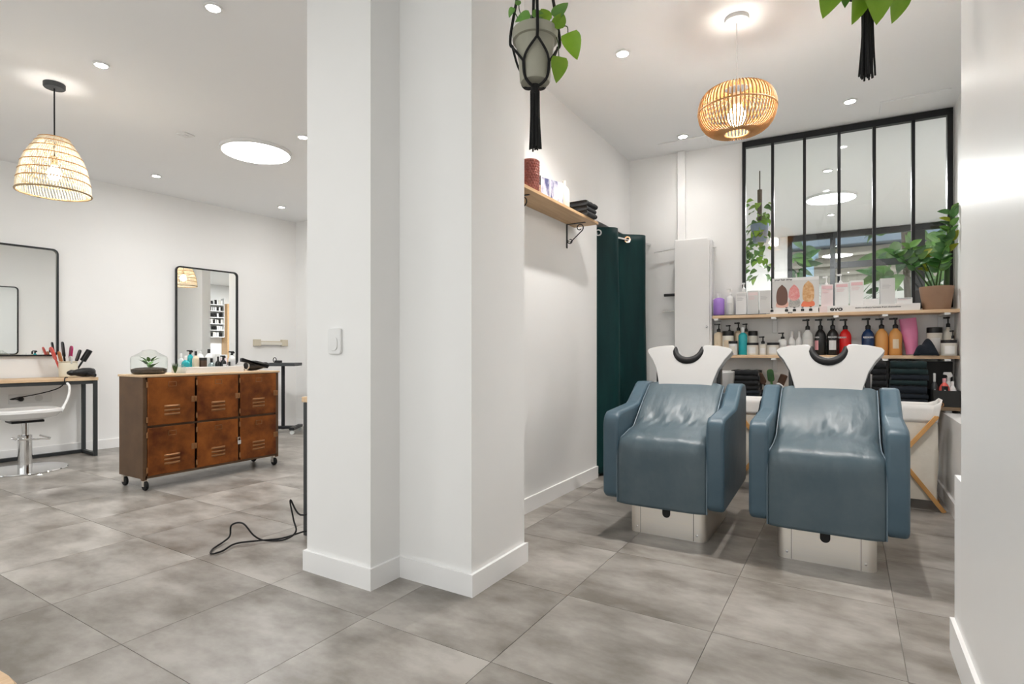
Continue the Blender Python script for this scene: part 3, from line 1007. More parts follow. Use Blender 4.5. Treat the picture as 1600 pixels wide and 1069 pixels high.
wall_shelf(S1, .024, -.985, .655, .225, 'top pine wall shelf under the window, holding cartons and potted plant')
wall_shelf(S2, .024, -.985, .655, .225, 'middle pine wall shelf holding the pump bottles')
wall_shelf(S3, .030, -.985, .655, .26, 'lowest pine wall shelf holding towel stacks')

# upper shelf products
UG = 'products on the top shelf'
o = tag(MB().box(-.20, .20, -.10, .10, 0, .006).build('display_mat', 'black_rubber', bevel=.001), 'thin black mat under the cartons at the left shelf end', 'mat')
o.location = (-.77, 4.935, S1)
o.rotation_euler = (0, 0, BA)
SZ = S1 + .006
bottle('purple bottle with white cap at the left end of the top shelf', -.935, 4.90, SZ, .045, .150, 'violet_bottle', 'cap', ph=.035, capm='white_plastic', shoulder=.10, lab=None, group=UG)
bottle('white pump bottle beside the purple bottle', -.847, 4.915, SZ, .032, .165, 'white_plastic', ph=.06, capm='white_plastic', shoulder=.15, lab='pale_card', group=UG)


def carton(label, x, y, z, w, h, m, band=None, d=.05):
    t = thing('carton', label, 'box', (x, y, z), BA, UG)
    MB().box(-w, w, -d / 2, d / 2, 0, h).build('box_body', m, t, bevel=.0015)
    if band:
        MB().box(-w * .85, w * .85, -d / 2 - .0006, -d / 2, h * .80, h * .93).build('print_band', band, t)
        for q in range(4):
            MB().box(-w * .75, w * (.2 + .12 * (q % 3)), -d / 2 - .0007, -d / 2, h * (.62 + .04 * q), h * (.632 + .04 * q)).build('print_line', 'grey_print' if band == 'pale_card' else 'pink_print', t)
    return t


carton('white carton on the black mat beside the white pump', -.757, 4.905, SZ, .040, .190, 'white_card', 'pale_card')
carton('pinkish carton in the middle of the three on the mat', -.668, 4.912, SZ, .042, .195, 'pale_card', 'pink_card')
carton('pale carton at the right end of the black mat', -.578, 4.918, SZ, .042, .193, 'pale_card', 'pale_card')
bottle('white pump bottle rising behind the cartons on the mat', -.752, 4.99, SZ, .032, .205, 'white_plastic', ph=.07, capm='white_plastic', group=UG)

# hair display card with little bottles
t = thing('display_stand', 'counter display card showing three heads of long hair with mini bottles', 'display', (-.36, 4.935, S1), BA)
bd = MB().box(-.166, .166, -.006, 0, .045, .292).build('card', 'pale_card', t, bevel=.001)
MB().box(-.166, .166, -.0068, -.006, .268, .292).build('header', 'white_card', bd)
text('your hair strap', .021, 'black_print', bd, FRONT(-.085, -.0072, .279), bold=.0004)


def blob(pts, m, nm, y):
    MB().prism([(p.x, p.y) for p in smoothpts([Vector((a, b_, 0)) for a, b_ in pts + [pts[0]]], 5)[:-1]], y - .0006, y, 'y').build(nm, m, bd)


for cx, wd, top, bot, m in ((-.095, .041, .240, .075, 'hair_brown'), (-.008, .040, .238, .110, 'hair_pink'), (.092, .041, .262, .095, 'hair_gold')):
    blob([(cx, top), (cx + wd * .75, top - .035), (cx + wd, top - .09), (cx + wd * .9, bot + .02), (cx + .4 * wd, bot), (cx - .4 * wd, bot), (cx - wd * .9, bot + .02), (cx - wd, top - .09), (cx - wd * .75, top - .035)], m, 'printed_hair', -.0075)
blob([(-.04, .12), (.026, .12), (.03, .06), (-.042, .06)], 'sequin', 'printed_top', -.0066)
blob([(.055, .10), (.125, .10), (.13, .06), (.045, .06)], 'orange_print', 'printed_top', -.0066)
blob([(-.13, .11), (-.06, .11), (-.055, .06), (-.135, .06)], 'skin_print', 'printed_arm', -.0064)
tr = MB().box(-.18, .16, -.07, .01, 0, .045).build('tray', 'white_card', t, bevel=.001)
text('evo', .022, 'black_print', tr, FRONT(-.035, -.0705, .010), bold=.0008)
for x in (-.165, -.06, -.005, .052, .108):
    o = MB().lathe([(0, 0), (.014, 0), (.0145, .014), (.011, .020), (.008, .022), (.008, .034), (0, .034)], 16, T(x, -.062, .018), cap=False).build('mini_bottle', 'black_plastic', t, smooth=True)

# evo plinth and its cartons
t = thing('display_plinth', 'long white display plinth lettered evo on the top shelf', 'display', (.125, 4.955, S1), BA)
MB().box(-.318, .318, -.055, .055, 0, .052).build('plinth_body', 'white_card', t, bevel=.0015)
MB().box(-.318, -.265, -.0556, -.055, .0, .052).build('pink_end', 'pink_card', t)
text('evo', .046, 'black_print', t, FRONT(-.205, -.0556, .027), bold=.0016, sx=1.25)
text('saving ordinary humans from themselves', .0165, 'black_print', t, FRONT(.06, -.0556, .031), bold=.0003, sx=1.05)
PZ = S1 + .052
carton('pink carton at the left of the lettered plinth', -.140, 4.955, PZ, .040, .170, 'pink_card', 'pink_print')
carton('tall white carton with pink print, second on the lettered plinth', -.042, 4.960, PZ, .045, .180, 'white_card', 'pink_print')
carton('tall white carton with pink print, third on the lettered plinth', .056, 4.965, PZ, .044, .190, 'white_card', 'pink_print')
carton('tall grey-white carton at the right of the lettered plinth', .250, 4.975, PZ, .046, .195, 'pale_card', 'pale_card')
carton('low white carton between the tall ones on the plinth', .148, 4.955, PZ, .048, .045, 'white_card', None)
carton('low white carton at the right end of the plinth', .352, 4.972, PZ, .048, .045, 'white_card', 'grey_print')
bottle('white pump bottle behind the pink carton', -.146, 5.028, S1, .028, .215, 'white_plastic', ph=.085, capm='white_plastic', group=UG)
bottle('white pump bottle behind the second plinth carton', -.050, 5.032, S1, .028, .225, 'white_plastic', ph=.085, capm='white_plastic', group=UG)

# ------------------------------------------------------------------ potted ZZ plant
t = thing('potted_plant', 'leafy ZZ plant in a taupe pot at the right shelf end', 'plant', (.545, 4.985, S1))
MB().lathe([(0, 0), (.076, 0), (.080, .004), (.103, .162), (.103, .168), (.096, .168), (.092, .15), (0, .15)], 40, cap=False).build('pot', 'skin_pot', t, smooth=True)
MB().lathe([(0, .150), (.093, .150), (.08, .157), (0, .16)], 24, cap=False).build('soil', 'soil', t)
zz = leaf_mesh('leaf_zz', .085, .050, .25, .8)
zz.materials.append(MATS['leaf_dark'])
zl = leaf_mesh('leaf_zz_lime', .08, .048, .25, .8)
zl.materials.append(MATS['leaf_mid'])
zy = leaf_mesh('leaf_zz_yellow', .08, .046, .25, .8)
zy.materials.append(MATS['leaf_yellow'])
stems = [((-.03, -.02), (-.255, -.06, .42), .007), ((-.02, 0), (-.16, -.05, .46), .006), ((-.005, .0), (.02, -.06, .36), .006), ((.01, -.02), (.055, -.05, .49), .006), ((.05, .01), (.072, .005, .62), .012), ((.06, -.02), (.085, -.01, .70), .012), ((.0, .02), (-.09, .02, .40), .006)]
for k, (b0, tip, r) in enumerate(stems):
    p0 = Vector((b0[0], b0[1], .15))
    p1 = Vector(tip)
    mid = (p0 + p1) / 2 + Vector((0, 0, .03))
    P = smoothpts([p0, mid, p1], 8)
    MB().tube(P, r, 6, rs=[r * (1 - .6 * i / (len(P) - 1)) for i in range(len(P))]).build('stem', 'stem', t, smooth=True)
    n = 12 if k in (4, 5) else 10
    for q in range(n):
        u = .48 + .52 * q / (n - 1) if k not in (4, 5) else .40 + .60 * q / (n - 1)
        p = P[min(int(u * (len(P) - 1)), len(P) - 1)]
        sd = 1 if q % 2 else -1
        a = random.uniform(-.8, .8) - PI / 2
        d = Vector((sd * .9, .45 * math.sin(a), .35 + random.random() * .55))
        if p.x + d.x * .08 > .095:
            d.x = .25
        if p.y + d.y * .08 > .06:
            d.y = -abs(d.y)
        me = random.choice((zz, zz, zl)) if k < 5 else random.choice((zz, zl, zy, zy))
        put('leaf', me, None, t, face(p, d, (random.uniform(-.7, .7), -1, random.uniform(.0, 1.2)), random.uniform(.7, 1.1)))

# ------------------------------------------------------------------ towels, box, tools on the lowest shelf


def towel_mesh(w, d, th):
    """folded towel: rounded front fold, slightly wavy top, layered end"""
    m = MB()
    prof = [(d / 2, 0), (d / 2, th)] + [(-d / 2 + th * .5 - th * .5 * math.sin(PI * k / 8), th * .5 + th * .5 * math.cos(PI * k / 8)) for k in range(9)]
    n = 10
    vs = []
    for i in range(n + 1):
        x = (i / n - .5) * w
        wob = .06 * th * math.sin(i * 1.7)
        for (y, z) in prof:
            vs.append((x, y, z + wob * (z > th * .4)))
    L = len(prof)
    fs = [(i * L + j, (i + 1) * L + j, (i + 1) * L + (j + 1) % L, i * L + (j + 1) % L) for i in range(n) for j in range(L)]
    fs += [tuple(range(L))[::-1], tuple(range(n * L, n * L + L))]
    m.add(vs, fs)
    me = m.mesh('folded_towel')
    for p in me.polygons:
        p.use_smooth = True
    return me


def towel_stack(x, y, z, w, d, ths, mats, where, group, tilt=0.0, rz=0.0):
    ordn = ['bottom', 'second from below', 'third from below', 'fourth from below', 'fifth from below', 'sixth from below', 'seventh from below', 'eighth from below']
    for k, th in enumerate(ths):
        me = towel_mesh(w * random.uniform(.94, 1.02), d, th * .96)
        lab = ('topmost' if k == len(ths) - 1 else ordn[k]) + ' dark folded towel of the stack ' + where
        o = put('folded_towel', me, mats[k], None, T(x + random.uniform(-.005, .005), y + random.uniform(-.004, .004), z) @ R(rz + random.uniform(-.04, .04), 'Z'))
        tag(o, lab, 'towel', group)
        z += th


towel_stack(-.715, 4.90, S3, .215, .20, [.036, .034, .040, .038, .040, .044], ['towel_navy', 'towel_navy', 'towel_black', 'towel_black', 'towel_black', 'towel_black'], 'between the two basins', 'towels between the basins')
towel_stack(.135, 4.925, S3, .215, .21, [.046, .040, .042, .044, .042, .046, .050], ['towel_black'] * 7, 'behind the right basin', 'towels behind the right basin')
towel_stack(.372, 4.925, S3, .225, .22, [.044, .038, .060, .036, .042, .040, .056], ['towel_navy', 'towel_navy', 'towel_navy', 'towel_teal', 'towel_navy', 'towel_teal', 'towel_teal'], 'beside the black product box', 'towels beside the black box')
t = thing('product_box', 'open black cardboard box with raised lid holding spray bottles', 'box', (.573, 4.925, S3), BA)
MB().box(-.075, .078, -.125, -.119, 0, .112).box(-.075, .078, .115, .121, 0, .31).box(-.075, -.069, -.125, .12, 0, .112).box(.072, .078, -.125, .12, 0, .112).box(-.075, .078, -.125, .12, 0, .004).build('carton_body', 'dark_card', t, bevel=.001)
bottle('grey spray can lettered m in the black box', .520, 4.86, S3 + .006, .022, .165, 'grey_metal', 'cap', ph=.06, capm='grey_bottle', txt='m', group='bottles in the black box', lab='black_print')
bottle('red and black bottle in the black box', .575, 4.86, S3 + .006, .030, .16, 'coral', 'cap', ph=.03, capm='pinkish', txt='m', group='bottles in the black box', lab='black_print', labz=(.35, .85))
bottle('white spray bottle at the back of the black box', .610, 4.955, S3 + .006, .028, .17, 'white_plastic', 'spray', ph=.06, capm='white_plastic', group='bottles in the black box')
bottle('small white flask at the right side of the black box', .622, 4.87, S3 + .006, .022, .14, 'white_plastic', 'cap', ph=.03, capm='white_plastic', group='bottles in the black box')

# cup of tools on the lowest shelf
t = thing('tool_cup', 'black cup of brushes and clips on the lowest shelf', 'cup', (-.515, 4.90, S3))
MB().lathe([(0, 0), (.036, 0), (.04, .10), (.036, .10), (.032, .006), (0, .006)], 20, cap=False).build('cup_body', 'black_plastic', t, smooth=True)


def paddle(x, y, ax, ay, L, w, m, label, base, grp, nm='hair_brush', round_=False):
    o = thing(nm, label, 'brush', base, 0, grp)
    Mx = T(x, y, .01) @ R(ay, 'Y') @ R(ax, 'X')
    q = MB().tube([Mx @ Vector((0, 0, 0)), Mx @ Vector((0, 0, L * .5)), Mx @ Vector((0, 0, L * .62))], .007, 8, rs=[.006, .009, .007]).build('handle', m, o, smooth=True)
    if round_:
        MB().lathe([(0, L * .55), (w * .5, L * .58), (w * .5, L * .98), (w * .35, L), (0, L)], 16, Mx, cap=False).build('bristle_drum', m, o, smooth=True)
    else:
        MB().prism(rrect(w, L * .45, w * .45), -.007, .007, 'y', Mx @ T(0, 0, L * .78)).build('paddle', m, o, bevel=.004)
    return o


bs_ = (-.515, 4.90, S3)
paddle(-.012, 0, .1, -.45, .22, .05, 'wood_dark', 'brown wooden paddle brush leaning left in the black cup', bs_, 'brushes in the black cup')
paddle(.0, .01, .0, -.12, .23, .05, 'leaf_dark', 'dark olive brush standing upright in the black cup', bs_, 'brushes in the black cup')
paddle(.012, -.005, .05, .35, .20, .055, 'wood_dark', 'round dark brown brush leaning right in the black cup', bs_, 'brushes in the black cup', round_=True)
o = tag(MB().tube(smoothpts([(-.42, 4.86, S3 + .035), (-.47, 4.83, S3 + .05), (-.5, 4.815, S3 + .09), (-.47, 4.80, S3 + .13), (-.43, 4.81, S3 + .1)], 6), .006, 8).build('hair_clip', 'white_plastic', smooth=True), 'white plastic clip hooked by the black tool cup', 'clip')

# ------------------------------------------------------------------ laundry hampers


def hamper(x, y, w, d, h, label):
    t = thing('laundry_hamper', label, 'hamper', (x, y, 0), 0, 'canvas laundry hampers')
    zb = .07

    def bag(u, v):
        pts = rrect(w, d, .03, 3)
        p = pts[int(round(u * len(pts))) % len(pts)]
        z = zb + (h - .06 - zb) * v
        k = 1 + .02 * math.sin(u * 25 + v * 6)
        return (p[0] * k, p[1] * k, z)
    NN = len(rrect(w, d, .03, 3))
    m = MB().grid(bag, NN, 8)
    m.prism(rrect(w, d, .03, 3), zb - .004, zb)
    m.build('bag', 'canvas', t, smooth=True)

    def rim(u, v):
        pts = rrect(w, d, .03, 3)
        p = pts[int(round(u * len(pts))) % len(pts)]
        ex = abs(p[0]) / (w / 2)
        up = .095 * max(0, (ex - .45) / .55) ** 1.5
        k = 1 + .03 * v + (.10 * v if ex > .9 else 0)
        return (p[0] * k, p[1] * (1 + .02 * v) * (1 - .25 * v * (ex > .9)), h - .065 + (.055 + up) * v)
    MB().grid(rim, NN, 4).build('rim', 'canvas_rim', t, smooth=True, solid=.004)
    for sx in (-1, 1):
        MB().lathe([(.010, -.003), (.016, -.003), (.016, .003), (.010, .003), (.010, -.003)], 14, T(sx * (w / 2 * 1.12), -d * .12, h + .05) @ R(PI / 2, 'X'), cap=False).build('eyelet', 'rust_pale', t)
    for sy in (-1, 1):
        yy = sy * (d / 2 + .014)
        for sx in (-1, 1):
            a = Vector((sx * (w / 2 + .03), yy, .0))
            b = Vector((-sx * (w / 2 - .01), yy + sy * .003 * sx, h - .02))
            dirv = (b - a).normalized()
            side = Vector((dirv.z, 0, -dirv.x)) * .013
            q = [a - side, a + side, b + side, b - side]
            MB().prism([(p.x, p.z) for p in q], yy - .008 + .004 * sx, yy + .008 + .004 * sx, 'y').build('leg', 'beech', t, bevel=.002)
    for sx in (-1, 1):
        MB().tube([(sx * (w / 2 - .005), -d / 2 - .01, h - .025), (sx * (w / 2 - .005), d / 2 + .01, h - .025)], .008, 8).build('rail', 'beech', t)
    return t


hamper(.285, 4.57, .42, .26, .63, 'cream canvas laundry hamper with crossed wooden legs by the right wall')
hamper(-.52, 4.50, .42, .26, .63, 'cream canvas laundry hamper glimpsed between the two washing chairs')
t = tag(MB().grid(lambda u, v: (-.05 + .16 * (u - .5) * (1 - .3 * v), (v - .5) * .14, .62 + .06 * math.sin(PI * u) * math.sin(PI * v) - .08 * (u < .15)), 12, 8).build('dark_cloth', 'towel_navy', smooth=True, solid=.012), 'dark cloth lying over the hamper between the chairs', 'cloth')
t.location = (-.44, 4.40, 0.045)
tag(MB().tube(smoothpts([(-.50, 4.1, .62), (-.54, 4.05, .5), (-.53, 4.0, .35), (-.50, 3.95, .3), (-.46, 3.9, .33)], 6), .006, 6).tube(smoothpts([(-.48, 4.12, .62), (-.55, 4.0, .4), (-.52, 3.95, .28), (-.47, 3.9, .27)], 6), .005, 6).build('water_hose', 'black_rubber', smooth=True), 'black water hoses hanging between the washing chairs', 'hose')

# ------------------------------------------------------------------ curtain, duct and cupboard
ca, cb = Vector((-1.80, 4.12, 2.01)), Vector((-1.545, 5.04, 2.01))
o = tag(MB().tube([ca + Vector((0, .09, 0)), cb - Vector((0.01, .045, 0))], .011, 12).build('curtain_rod', 'chrome', smooth=True), 'chrome rod carrying the dark green curtain', 'curtain rod')
t = thing('curtain', 'dark green velvet curtain on steel grommets beside the washing chairs', 'curtain', (0, 0, 0))
dv = (cb - ca).normalized()
nv = Vector((dv.y, -dv.x, 0))


def cur(u, v):
    L = .82 * u
    z = 2.060 - 2.040 * v
    ph = u * 2 * PI * 2.0 - 1.2
    amp = .060 + .015 * math.sin(u * 9)
    sq = 1 - .10 * math.sin(PI * v * .9) * (1 - u) * 0
    p = ca + dv * (.10 + L) + nv * (amp * math.sin(ph) + .01 * math.sin(v * 7 + u * 20) * v + .005 + .05 * v * (1 - u))
    return (p.x, p.y, z + .004 * math.sin(u * 40) * (v > .9))


MB().grid(cur, 90, 30).build('fabric', 'velvet', t, smooth=True, solid=.004)
for k in range(6):
    u = (k * .5 + 1.2 / (2 * PI) - .09) / 2.0
    p = ca + dv * (.10 + .82 * u)
    if 0 < u < 1:
        Mx = Matrix.Translation((p.x, p.y, 2.01)) @ Matrix((nv, Vector((0, 0, 1)), dv)).transposed().to_4x4() @ R(.75 if k % 2 else -.75, 'Y')
        MB().lathe([(.017, -.006), (.028, -.006), (.030, 0), (.028, .006), (.017, .006), (.017, -.006)], 20, Mx, cap=False).build('grommet', 'chrome', t, smooth=True)
Mw = lambda x, off, z: (x, back_y(x, off), z)
o = tag(MB().box(-.034, .034, -.05, -.001, 0, .80).build('pipe_duct', 'base_paint', bevel=.003), 'white vertical pipe duct above the white cupboard', 'duct')
o.location = Mw(-1.27, 0, 2.012)
o.rotation_euler = (0, 0, BA)
t = thing('wall_cupboard', 'tall narrow white cupboard on the back wall', 'cupboard', Mw(-1.155, 0, 0), BA)
MB().prism([(-.155, .0), (.155, .0), (.155, 1.985), (.130, 2.01), (-.155, 2.01)], -.13, -.002, 'y').build('carcass', 'base_paint', t, bevel=.004)
MB().prism([(-.152, .05), (.140, .05), (.140, 1.975), (.118, 2.0), (-.152, 2.0)], -.15, -.131, 'y').build('door', 'wall_paint', t, bevel=.003)
MB().lathe([(0, 0), (.009, 0), (.012, .008), (.010, .018), (0, .02)], 14, T(.118, -.15, 1.24) @ R(PI / 2, 'X'), cap=False).build('knob', 'chrome', t, smooth=True)
MB().lathe([(0, 0), (.006, 0), (.006, .03), (0, .03)], 10, T(.155, -.06, 1.93) @ R(PI / 2, 'Y'), cap=False).build('peg', 'white_plastic', t)
t = thing('wall_rack', 'thin white wall rack with black hook left of the cupboard', 'rack', Mw(-1.40, 0, 0), BA)
MB().box(-.09, .075, -.005, -.002, 1.38, 1.92).build('panel', 'wall_paint', t)
MB().tube([(-.11, -.05, 1.925), (.075, -.05, 1.945)], .006, 8).build('rail', 'chrome', t)
MB().tube([(-.02, -.05, 1.535), (.075, -.05, 1.535)], .013, 10).build('hook', 'black_plastic', t, smooth=True)
MB().tube([(-.03, -.05, 1.39), (.07, -.05, 1.39)], .004, 8).build('rail', 'chrome', t)
bottle('small dark bottle behind the left washing basin', -1.385, 4.82, 0.77, .028, .11, 'jet_bottle', 'cap', ph=.04, capm='chrome', lab='tea_plastic')
o = tag(MB().box(-.055, .055, -.11, .11, 0, .77).build('side_unit', 'base_paint', bevel=.004), 'white side unit behind the left washing chair', 'cabinet')
o.location = (-1.385, 4.84, 0)

# ------------------------------------------------------------------ shelf on the partition wall
t = thing('wall_shelf', 'short oak shelf on scrolled iron brackets on the partition wall', 'shelf', (-1.753, 2.40, 1.956))
MB().box(.001, .195, 0, 1.365, 0, .020).build('board', 'oak', t, bevel=.002)
for y in (.42, 1.235):
    k = MB().box(.001, .006, y - .008, y + .008, -.175, -.001).box(.001, .15, y - .008, y + .008, -.005, -.0008).build('bracket', 'black_metal', t)

    def sp(cx, cz, r0, a0, turns, n=16):
        return [(cx + r0 * (1 - .55 * i / n) * math.cos(a0 + turns * 2 * PI * i / n), y, cz + r0 * (1 - .55 * i / n) * math.sin(a0 + turns * 2 * PI * i / n)) for i in range(n + 1)]
    MB().tube(sp(.105, -.036, .030, -.8, 1.0)[::-1] + [(.03, y, -.135)] + sp(.030, -.125, .022, PI * .9, .9), .0035, 6).build('scroll', 'black_metal', k, smooth=True)
SH = 1.976
o = tag(MB().box(-.006, .006, -.05, .05, 0, .22).build('wood_panel', 'oak', bevel=.002), 'pale wooden board standing at the near end of the oak shelf', 'board')
o.location = (-1.66, 2.56, SH)
o.rotation_euler = (0, 0, .5)
# copper hobnail vase
t = thing('hobnail_vase', 'copper-coloured hobnail glass vase on the oak shelf', 'vase', (-1.62, 2.86, SH))
MB().lathe([(0, 0), (.05, 0), (.054, .006), (.054, .185), (.050, .19), (.046, .185), (.046, .01), (0, .01)], 36, cap=False).build('vase_body', 'copper_glass', t, smooth=True)
s = MB()
for j in range(11):
    for k in range(20):
        a = 2 * PI * (k + .5 * (j % 2)) / 20
        s.lathe([(.0085, 0), (.006, .004), (0, .006)], 6, T(.053 * math.cos(a), .053 * math.sin(a), .014 + .0165 * j) @ R(a, 'Z') @ R(PI / 2, 'Y'), cap=False)
o = s.build('hobnails', 'copper_glass', t, smooth=True)
o['kind'] = 'stuff'
t = thing('picture_book', 'blue and white picture book leaning on the oak shelf', 'book', (-1.64, 3.14, SH), -.30)
MB().box(-.014, -.011, -.12, .12, 0, .155).box(.009, .012, -.12, .12, 0, .155).box(-.014, .012, -.122, -.119, 0, .155).build('cover', 'book_print', t)
MB().box(-.011, .009, -.118, .118, .002, .152).build('pages', 'book_page', t)
MB().box(.0121, .0126, -.006, .004, .0, .155).build('white_stripe', 'white_print', t)
t = thing('card_frame', 'small brown card leaning beside the copper vase', 'card', (-1.66, 2.98, SH), -.45)
MB().box(-.004, .004, -.05, .05, 0, .15).build('card_board', 'dark_card', t)
MB().box(.0042, .006, -.046, .046, .0, .09).build('card_front', 'oak', t)
bottle('plain bone-coloured bottle without label on the oak shelf', -1.63, 3.34, SH, .038, .165, 'bone_bottle', 'cap', ph=.035, capm='bone_bottle', shoulder=.25)
towel_stack(-1.655, 3.60, SH, .17, .24, [.034, .034, .036], ['towel_black'] * 3, 'on the oak shelf', 'towels on the oak shelf', rz=PI / 2)

# ------------------------------------------------------------------ light switch, outlets
t = thing('light_switch', 'white light switch on the front of the pillar', 'switch', (-1.978, 1.711, 1.076))
MB().prism(rrect(.085, .118, .014, 4), -.012, -.0005, 'y').build('plate', 'white_plastic', t, bevel=.003)
MB().prism(rrect(.048, .062, .02, 5), -.016, -.0121, 'y', T(0, 0, -.012)).build('rocker', 'white_plastic', t, bevel=.002)
Mm = lambda lx, ly, z: (-6.759 + lx * math.cos(MA) - (ly) * math.sin(MA), 1.896 + lx * math.sin(MA) + ly * math.cos(MA), z)
t = thing('wall_outlet', 'white double socket with black plug under the styling desk', 'outlet', Mm(.001, .22, .575), MA)
MB().box(0, .010, -.16, .16, -.045, .045).build('plate', 'white_plastic', t, bevel=.002)
for y in (-.08, .06):
    MB().lathe([(.0, 0), (.03, 0), (.032, .003), (0, .003)], 20, T(.010, y, 0) @ R(PI / 2, 'Y'), cap=False).build('socket', 'pale_card', t)
MB().lathe([(.022, 0), (.022, .03), (.012, .04), (0, .04)], 16, T(.0135, -.08, 0) @ R(PI / 2, 'Y')).build('plug', 'black_plastic', t, smooth=True)

# ------------------------------------------------------------------ mirrors


def mirror(name_label, w, h, loc, rz, tilt=0.0):
    t = thing('wall_mirror', name_label, 'mirror', loc, rz, 'black-framed salon mirrors')
    # local: glass looks towards +X, width along Y
    out, inn = rrect(w, h, .05, 6), rrect(w - .03, h - .03, .037, 6)
    n = len(out)
    vs = [(.002, p[0], p[1] + h / 2) for p in out] + [(.032, p[0], p[1] + h / 2) for p in out] + [(.032, p[0], p[1] + h / 2) for p in inn] + [(.012, p[0], p[1] + h / 2) for p in inn]
    fs = []
    for i in range(n):
        j = (i + 1) % n
        for k in range(3):
            fs.append((k * n + i, k * n + j, (k + 1) * n + j, (k + 1) * n + i))
        fs.append((3 * n + i, 3 * n + j, j, i))
    MB().add(vs, fs).build('frame', 'black_metal', t, smooth=True)
    MB().prism([(p[0], p[1] + h / 2) for p in inn], .010, .014, 'x').build('glass', 'mirror_glass', t)
    return t


mirror('large black-framed mirror over the styling desk at the left edge', .80, 1.06, Mm(.003, .03, .982), MA)
mirror('black-framed mirror on the wall behind the rusty cabinet', .728, 1.16, Mm(.003, 1.876, .862), MA)
mirror('black-framed mirror on the partition, seen only in the left mirror', .80, 1.06, (-2.179, 2.32, .98), PI)
mirror('second mirror on the partition seen only by reflection', .80, 1.06, (-2.179, 3.95, .98), PI)
t = thing('wall_holder', 'beige horizontal holder bar on the wall right of the mirror', 'holder', Mm(.002, 2.685, 1.10), MA)
MB().box(0, .05, -.235, -.150, 0, .085).box(0, .05, .150, .235, 0, .085).build('end_block', 'beige_plastic', t, bevel=.003)
MB().box(.008, .05, -.150, .150, .012, .052).build('bar', 'cream_label', t, bevel=.004)
MB().box(.005, .02, -.150, .150, .052, .066).build('back_rail', 'beige_plastic', t)

# ------------------------------------------------------------------ styling desks
DZ = .775


def desk(label, loc, rz, ya, yb, xa=.05, xb=.40):
    t = thing('styling_desk', label, 'desk', loc, rz, 'styling desks')
    MB().box(xa - .03, xb + .012, ya, yb, DZ - .030, DZ).build('top', 'pine', t, bevel=.002)
    s_ = .032
    for y in (yb - s_ - .002, ya + .002):
        MB().box(xb - s_, xb, y, y + s_, 0, DZ - .031).build('leg', 'grey_metal', t, bevel=.002)
        MB().box(xa, xa + s_, y, y + s_, 0, DZ - .031).build('leg', 'grey_metal', t, bevel=.002)
        MB().box(xa + s_, xb - s_, y, y + s_, 0.002, s_ + .002).build('side_bar', 'grey_metal', t, bevel=.002)
        MB().box(xa + s_, xb - s_, y, y + s_, DZ - .063, DZ - .031).build('side_bar', 'grey_metal', t, bevel=.002)
    MB().box(xb - s_, xb, ya + s_ + .002, yb - s_ - .002, DZ - .063, DZ - .031).build('front_rail', 'grey_metal', t, bevel=.002)
    MB().box(xa, xa + s_, ya + s_ + .002, yb - s_ - .002, .002, s_ + .002).build('foot_rail', 'grey_metal', t, bevel=.002)
    return t


desk('pine-topped styling desk with grey steel frame under the left mirror', Mm(0, .62, 0), MA, -1.75, 0.02)
desk('pine-topped desk with black legs mostly hidden behind the pillar', (-2.172, 2.02, 0), PI, -1.7, .0, .04, .432)
# things on the visible desk, placed in its own direction
t = thing('tool_crock', 'cream ceramic crock full of combs and brushes on the styling desk', 'crock', Mm(.16, .47, DZ))
MB().lathe([(0, 0), (.066, 0), (.074, .008), (.076, .13), (.070, .145), (.078, .15), (.080, .158), (.070, .158), (.062, .145), (.064, .01), (0, .01)], 28, cap=False).build('crock_body', 'crock', t, smooth=True)
bs_ = Mm(.16, .47, DZ)
G_ = 'tools in the cream crock'
paddle(.0, -.03, .22, .1, .25, .06, 'wood_brush', 'tan wooden paddle brush in the cream crock', bs_, G_)
paddle(-.01, -.01, .12, .05, .34, .05, 'black_plastic', 'tall black brush in the cream crock', bs_, G_)
paddle(.0, .0, -.05, .12, .30, .06, 'magenta', 'magenta comb in the cream crock', bs_, G_)
paddle(.01, .02, -.25, .1, .27, .055, 'black_plastic', 'black vent brush in the cream crock', bs_, G_)
paddle(.0, .04, -.45, .15, .29, .055, 'black_plastic', 'black round brush leaning right in the cream crock', bs_, G_, round_=True)
paddle(.03, .0, .0, .15, .20, .06, 'pale_card', 'pale oval brush at the front of the cream crock', bs_, G_)
paddle(-.02, -.04, .30, -.05, .30, .06, 'coral', 'coral red brush leaning left in the cream crock', bs_, G_)


def hair_dryer(label, loc, rz, tipm='black_plastic'):
    t = thing('hair_dryer', label, 'hair dryer', loc, rz)
    Mx = T(0, 0, .047) @ R(PI / 2, 'Y')
    MB().lathe([(0, -.03), (.030, -.03), (.042, -.015), (.045, .01), (.044, .07), (.036, .11), (.028, .14), (.026, .16), (0, .16)], 24, Mx, cap=False).build('barrel', 'black_plastic', t, smooth=True)
    MB().lathe([(.030, -.034), (.038, -.034), (.040, -.028), (.034, -.026)], 24, Mx, cap=False).build('intake_ring', 'chrome', t, smooth=True)
    MB().lathe([(.0275, .158), (.029, .18), (.014, .21), (0, .21)], 16, Mx).build('nozzle', tipm, t, smooth=True)
    MB().tube([(.05, .03, .03), (.045, .08, .022), (.04, .12, .02)], .018, 10, rs=[.017, .016, .018]).build('handle', 'black_plastic', t, smooth=True)
    return t


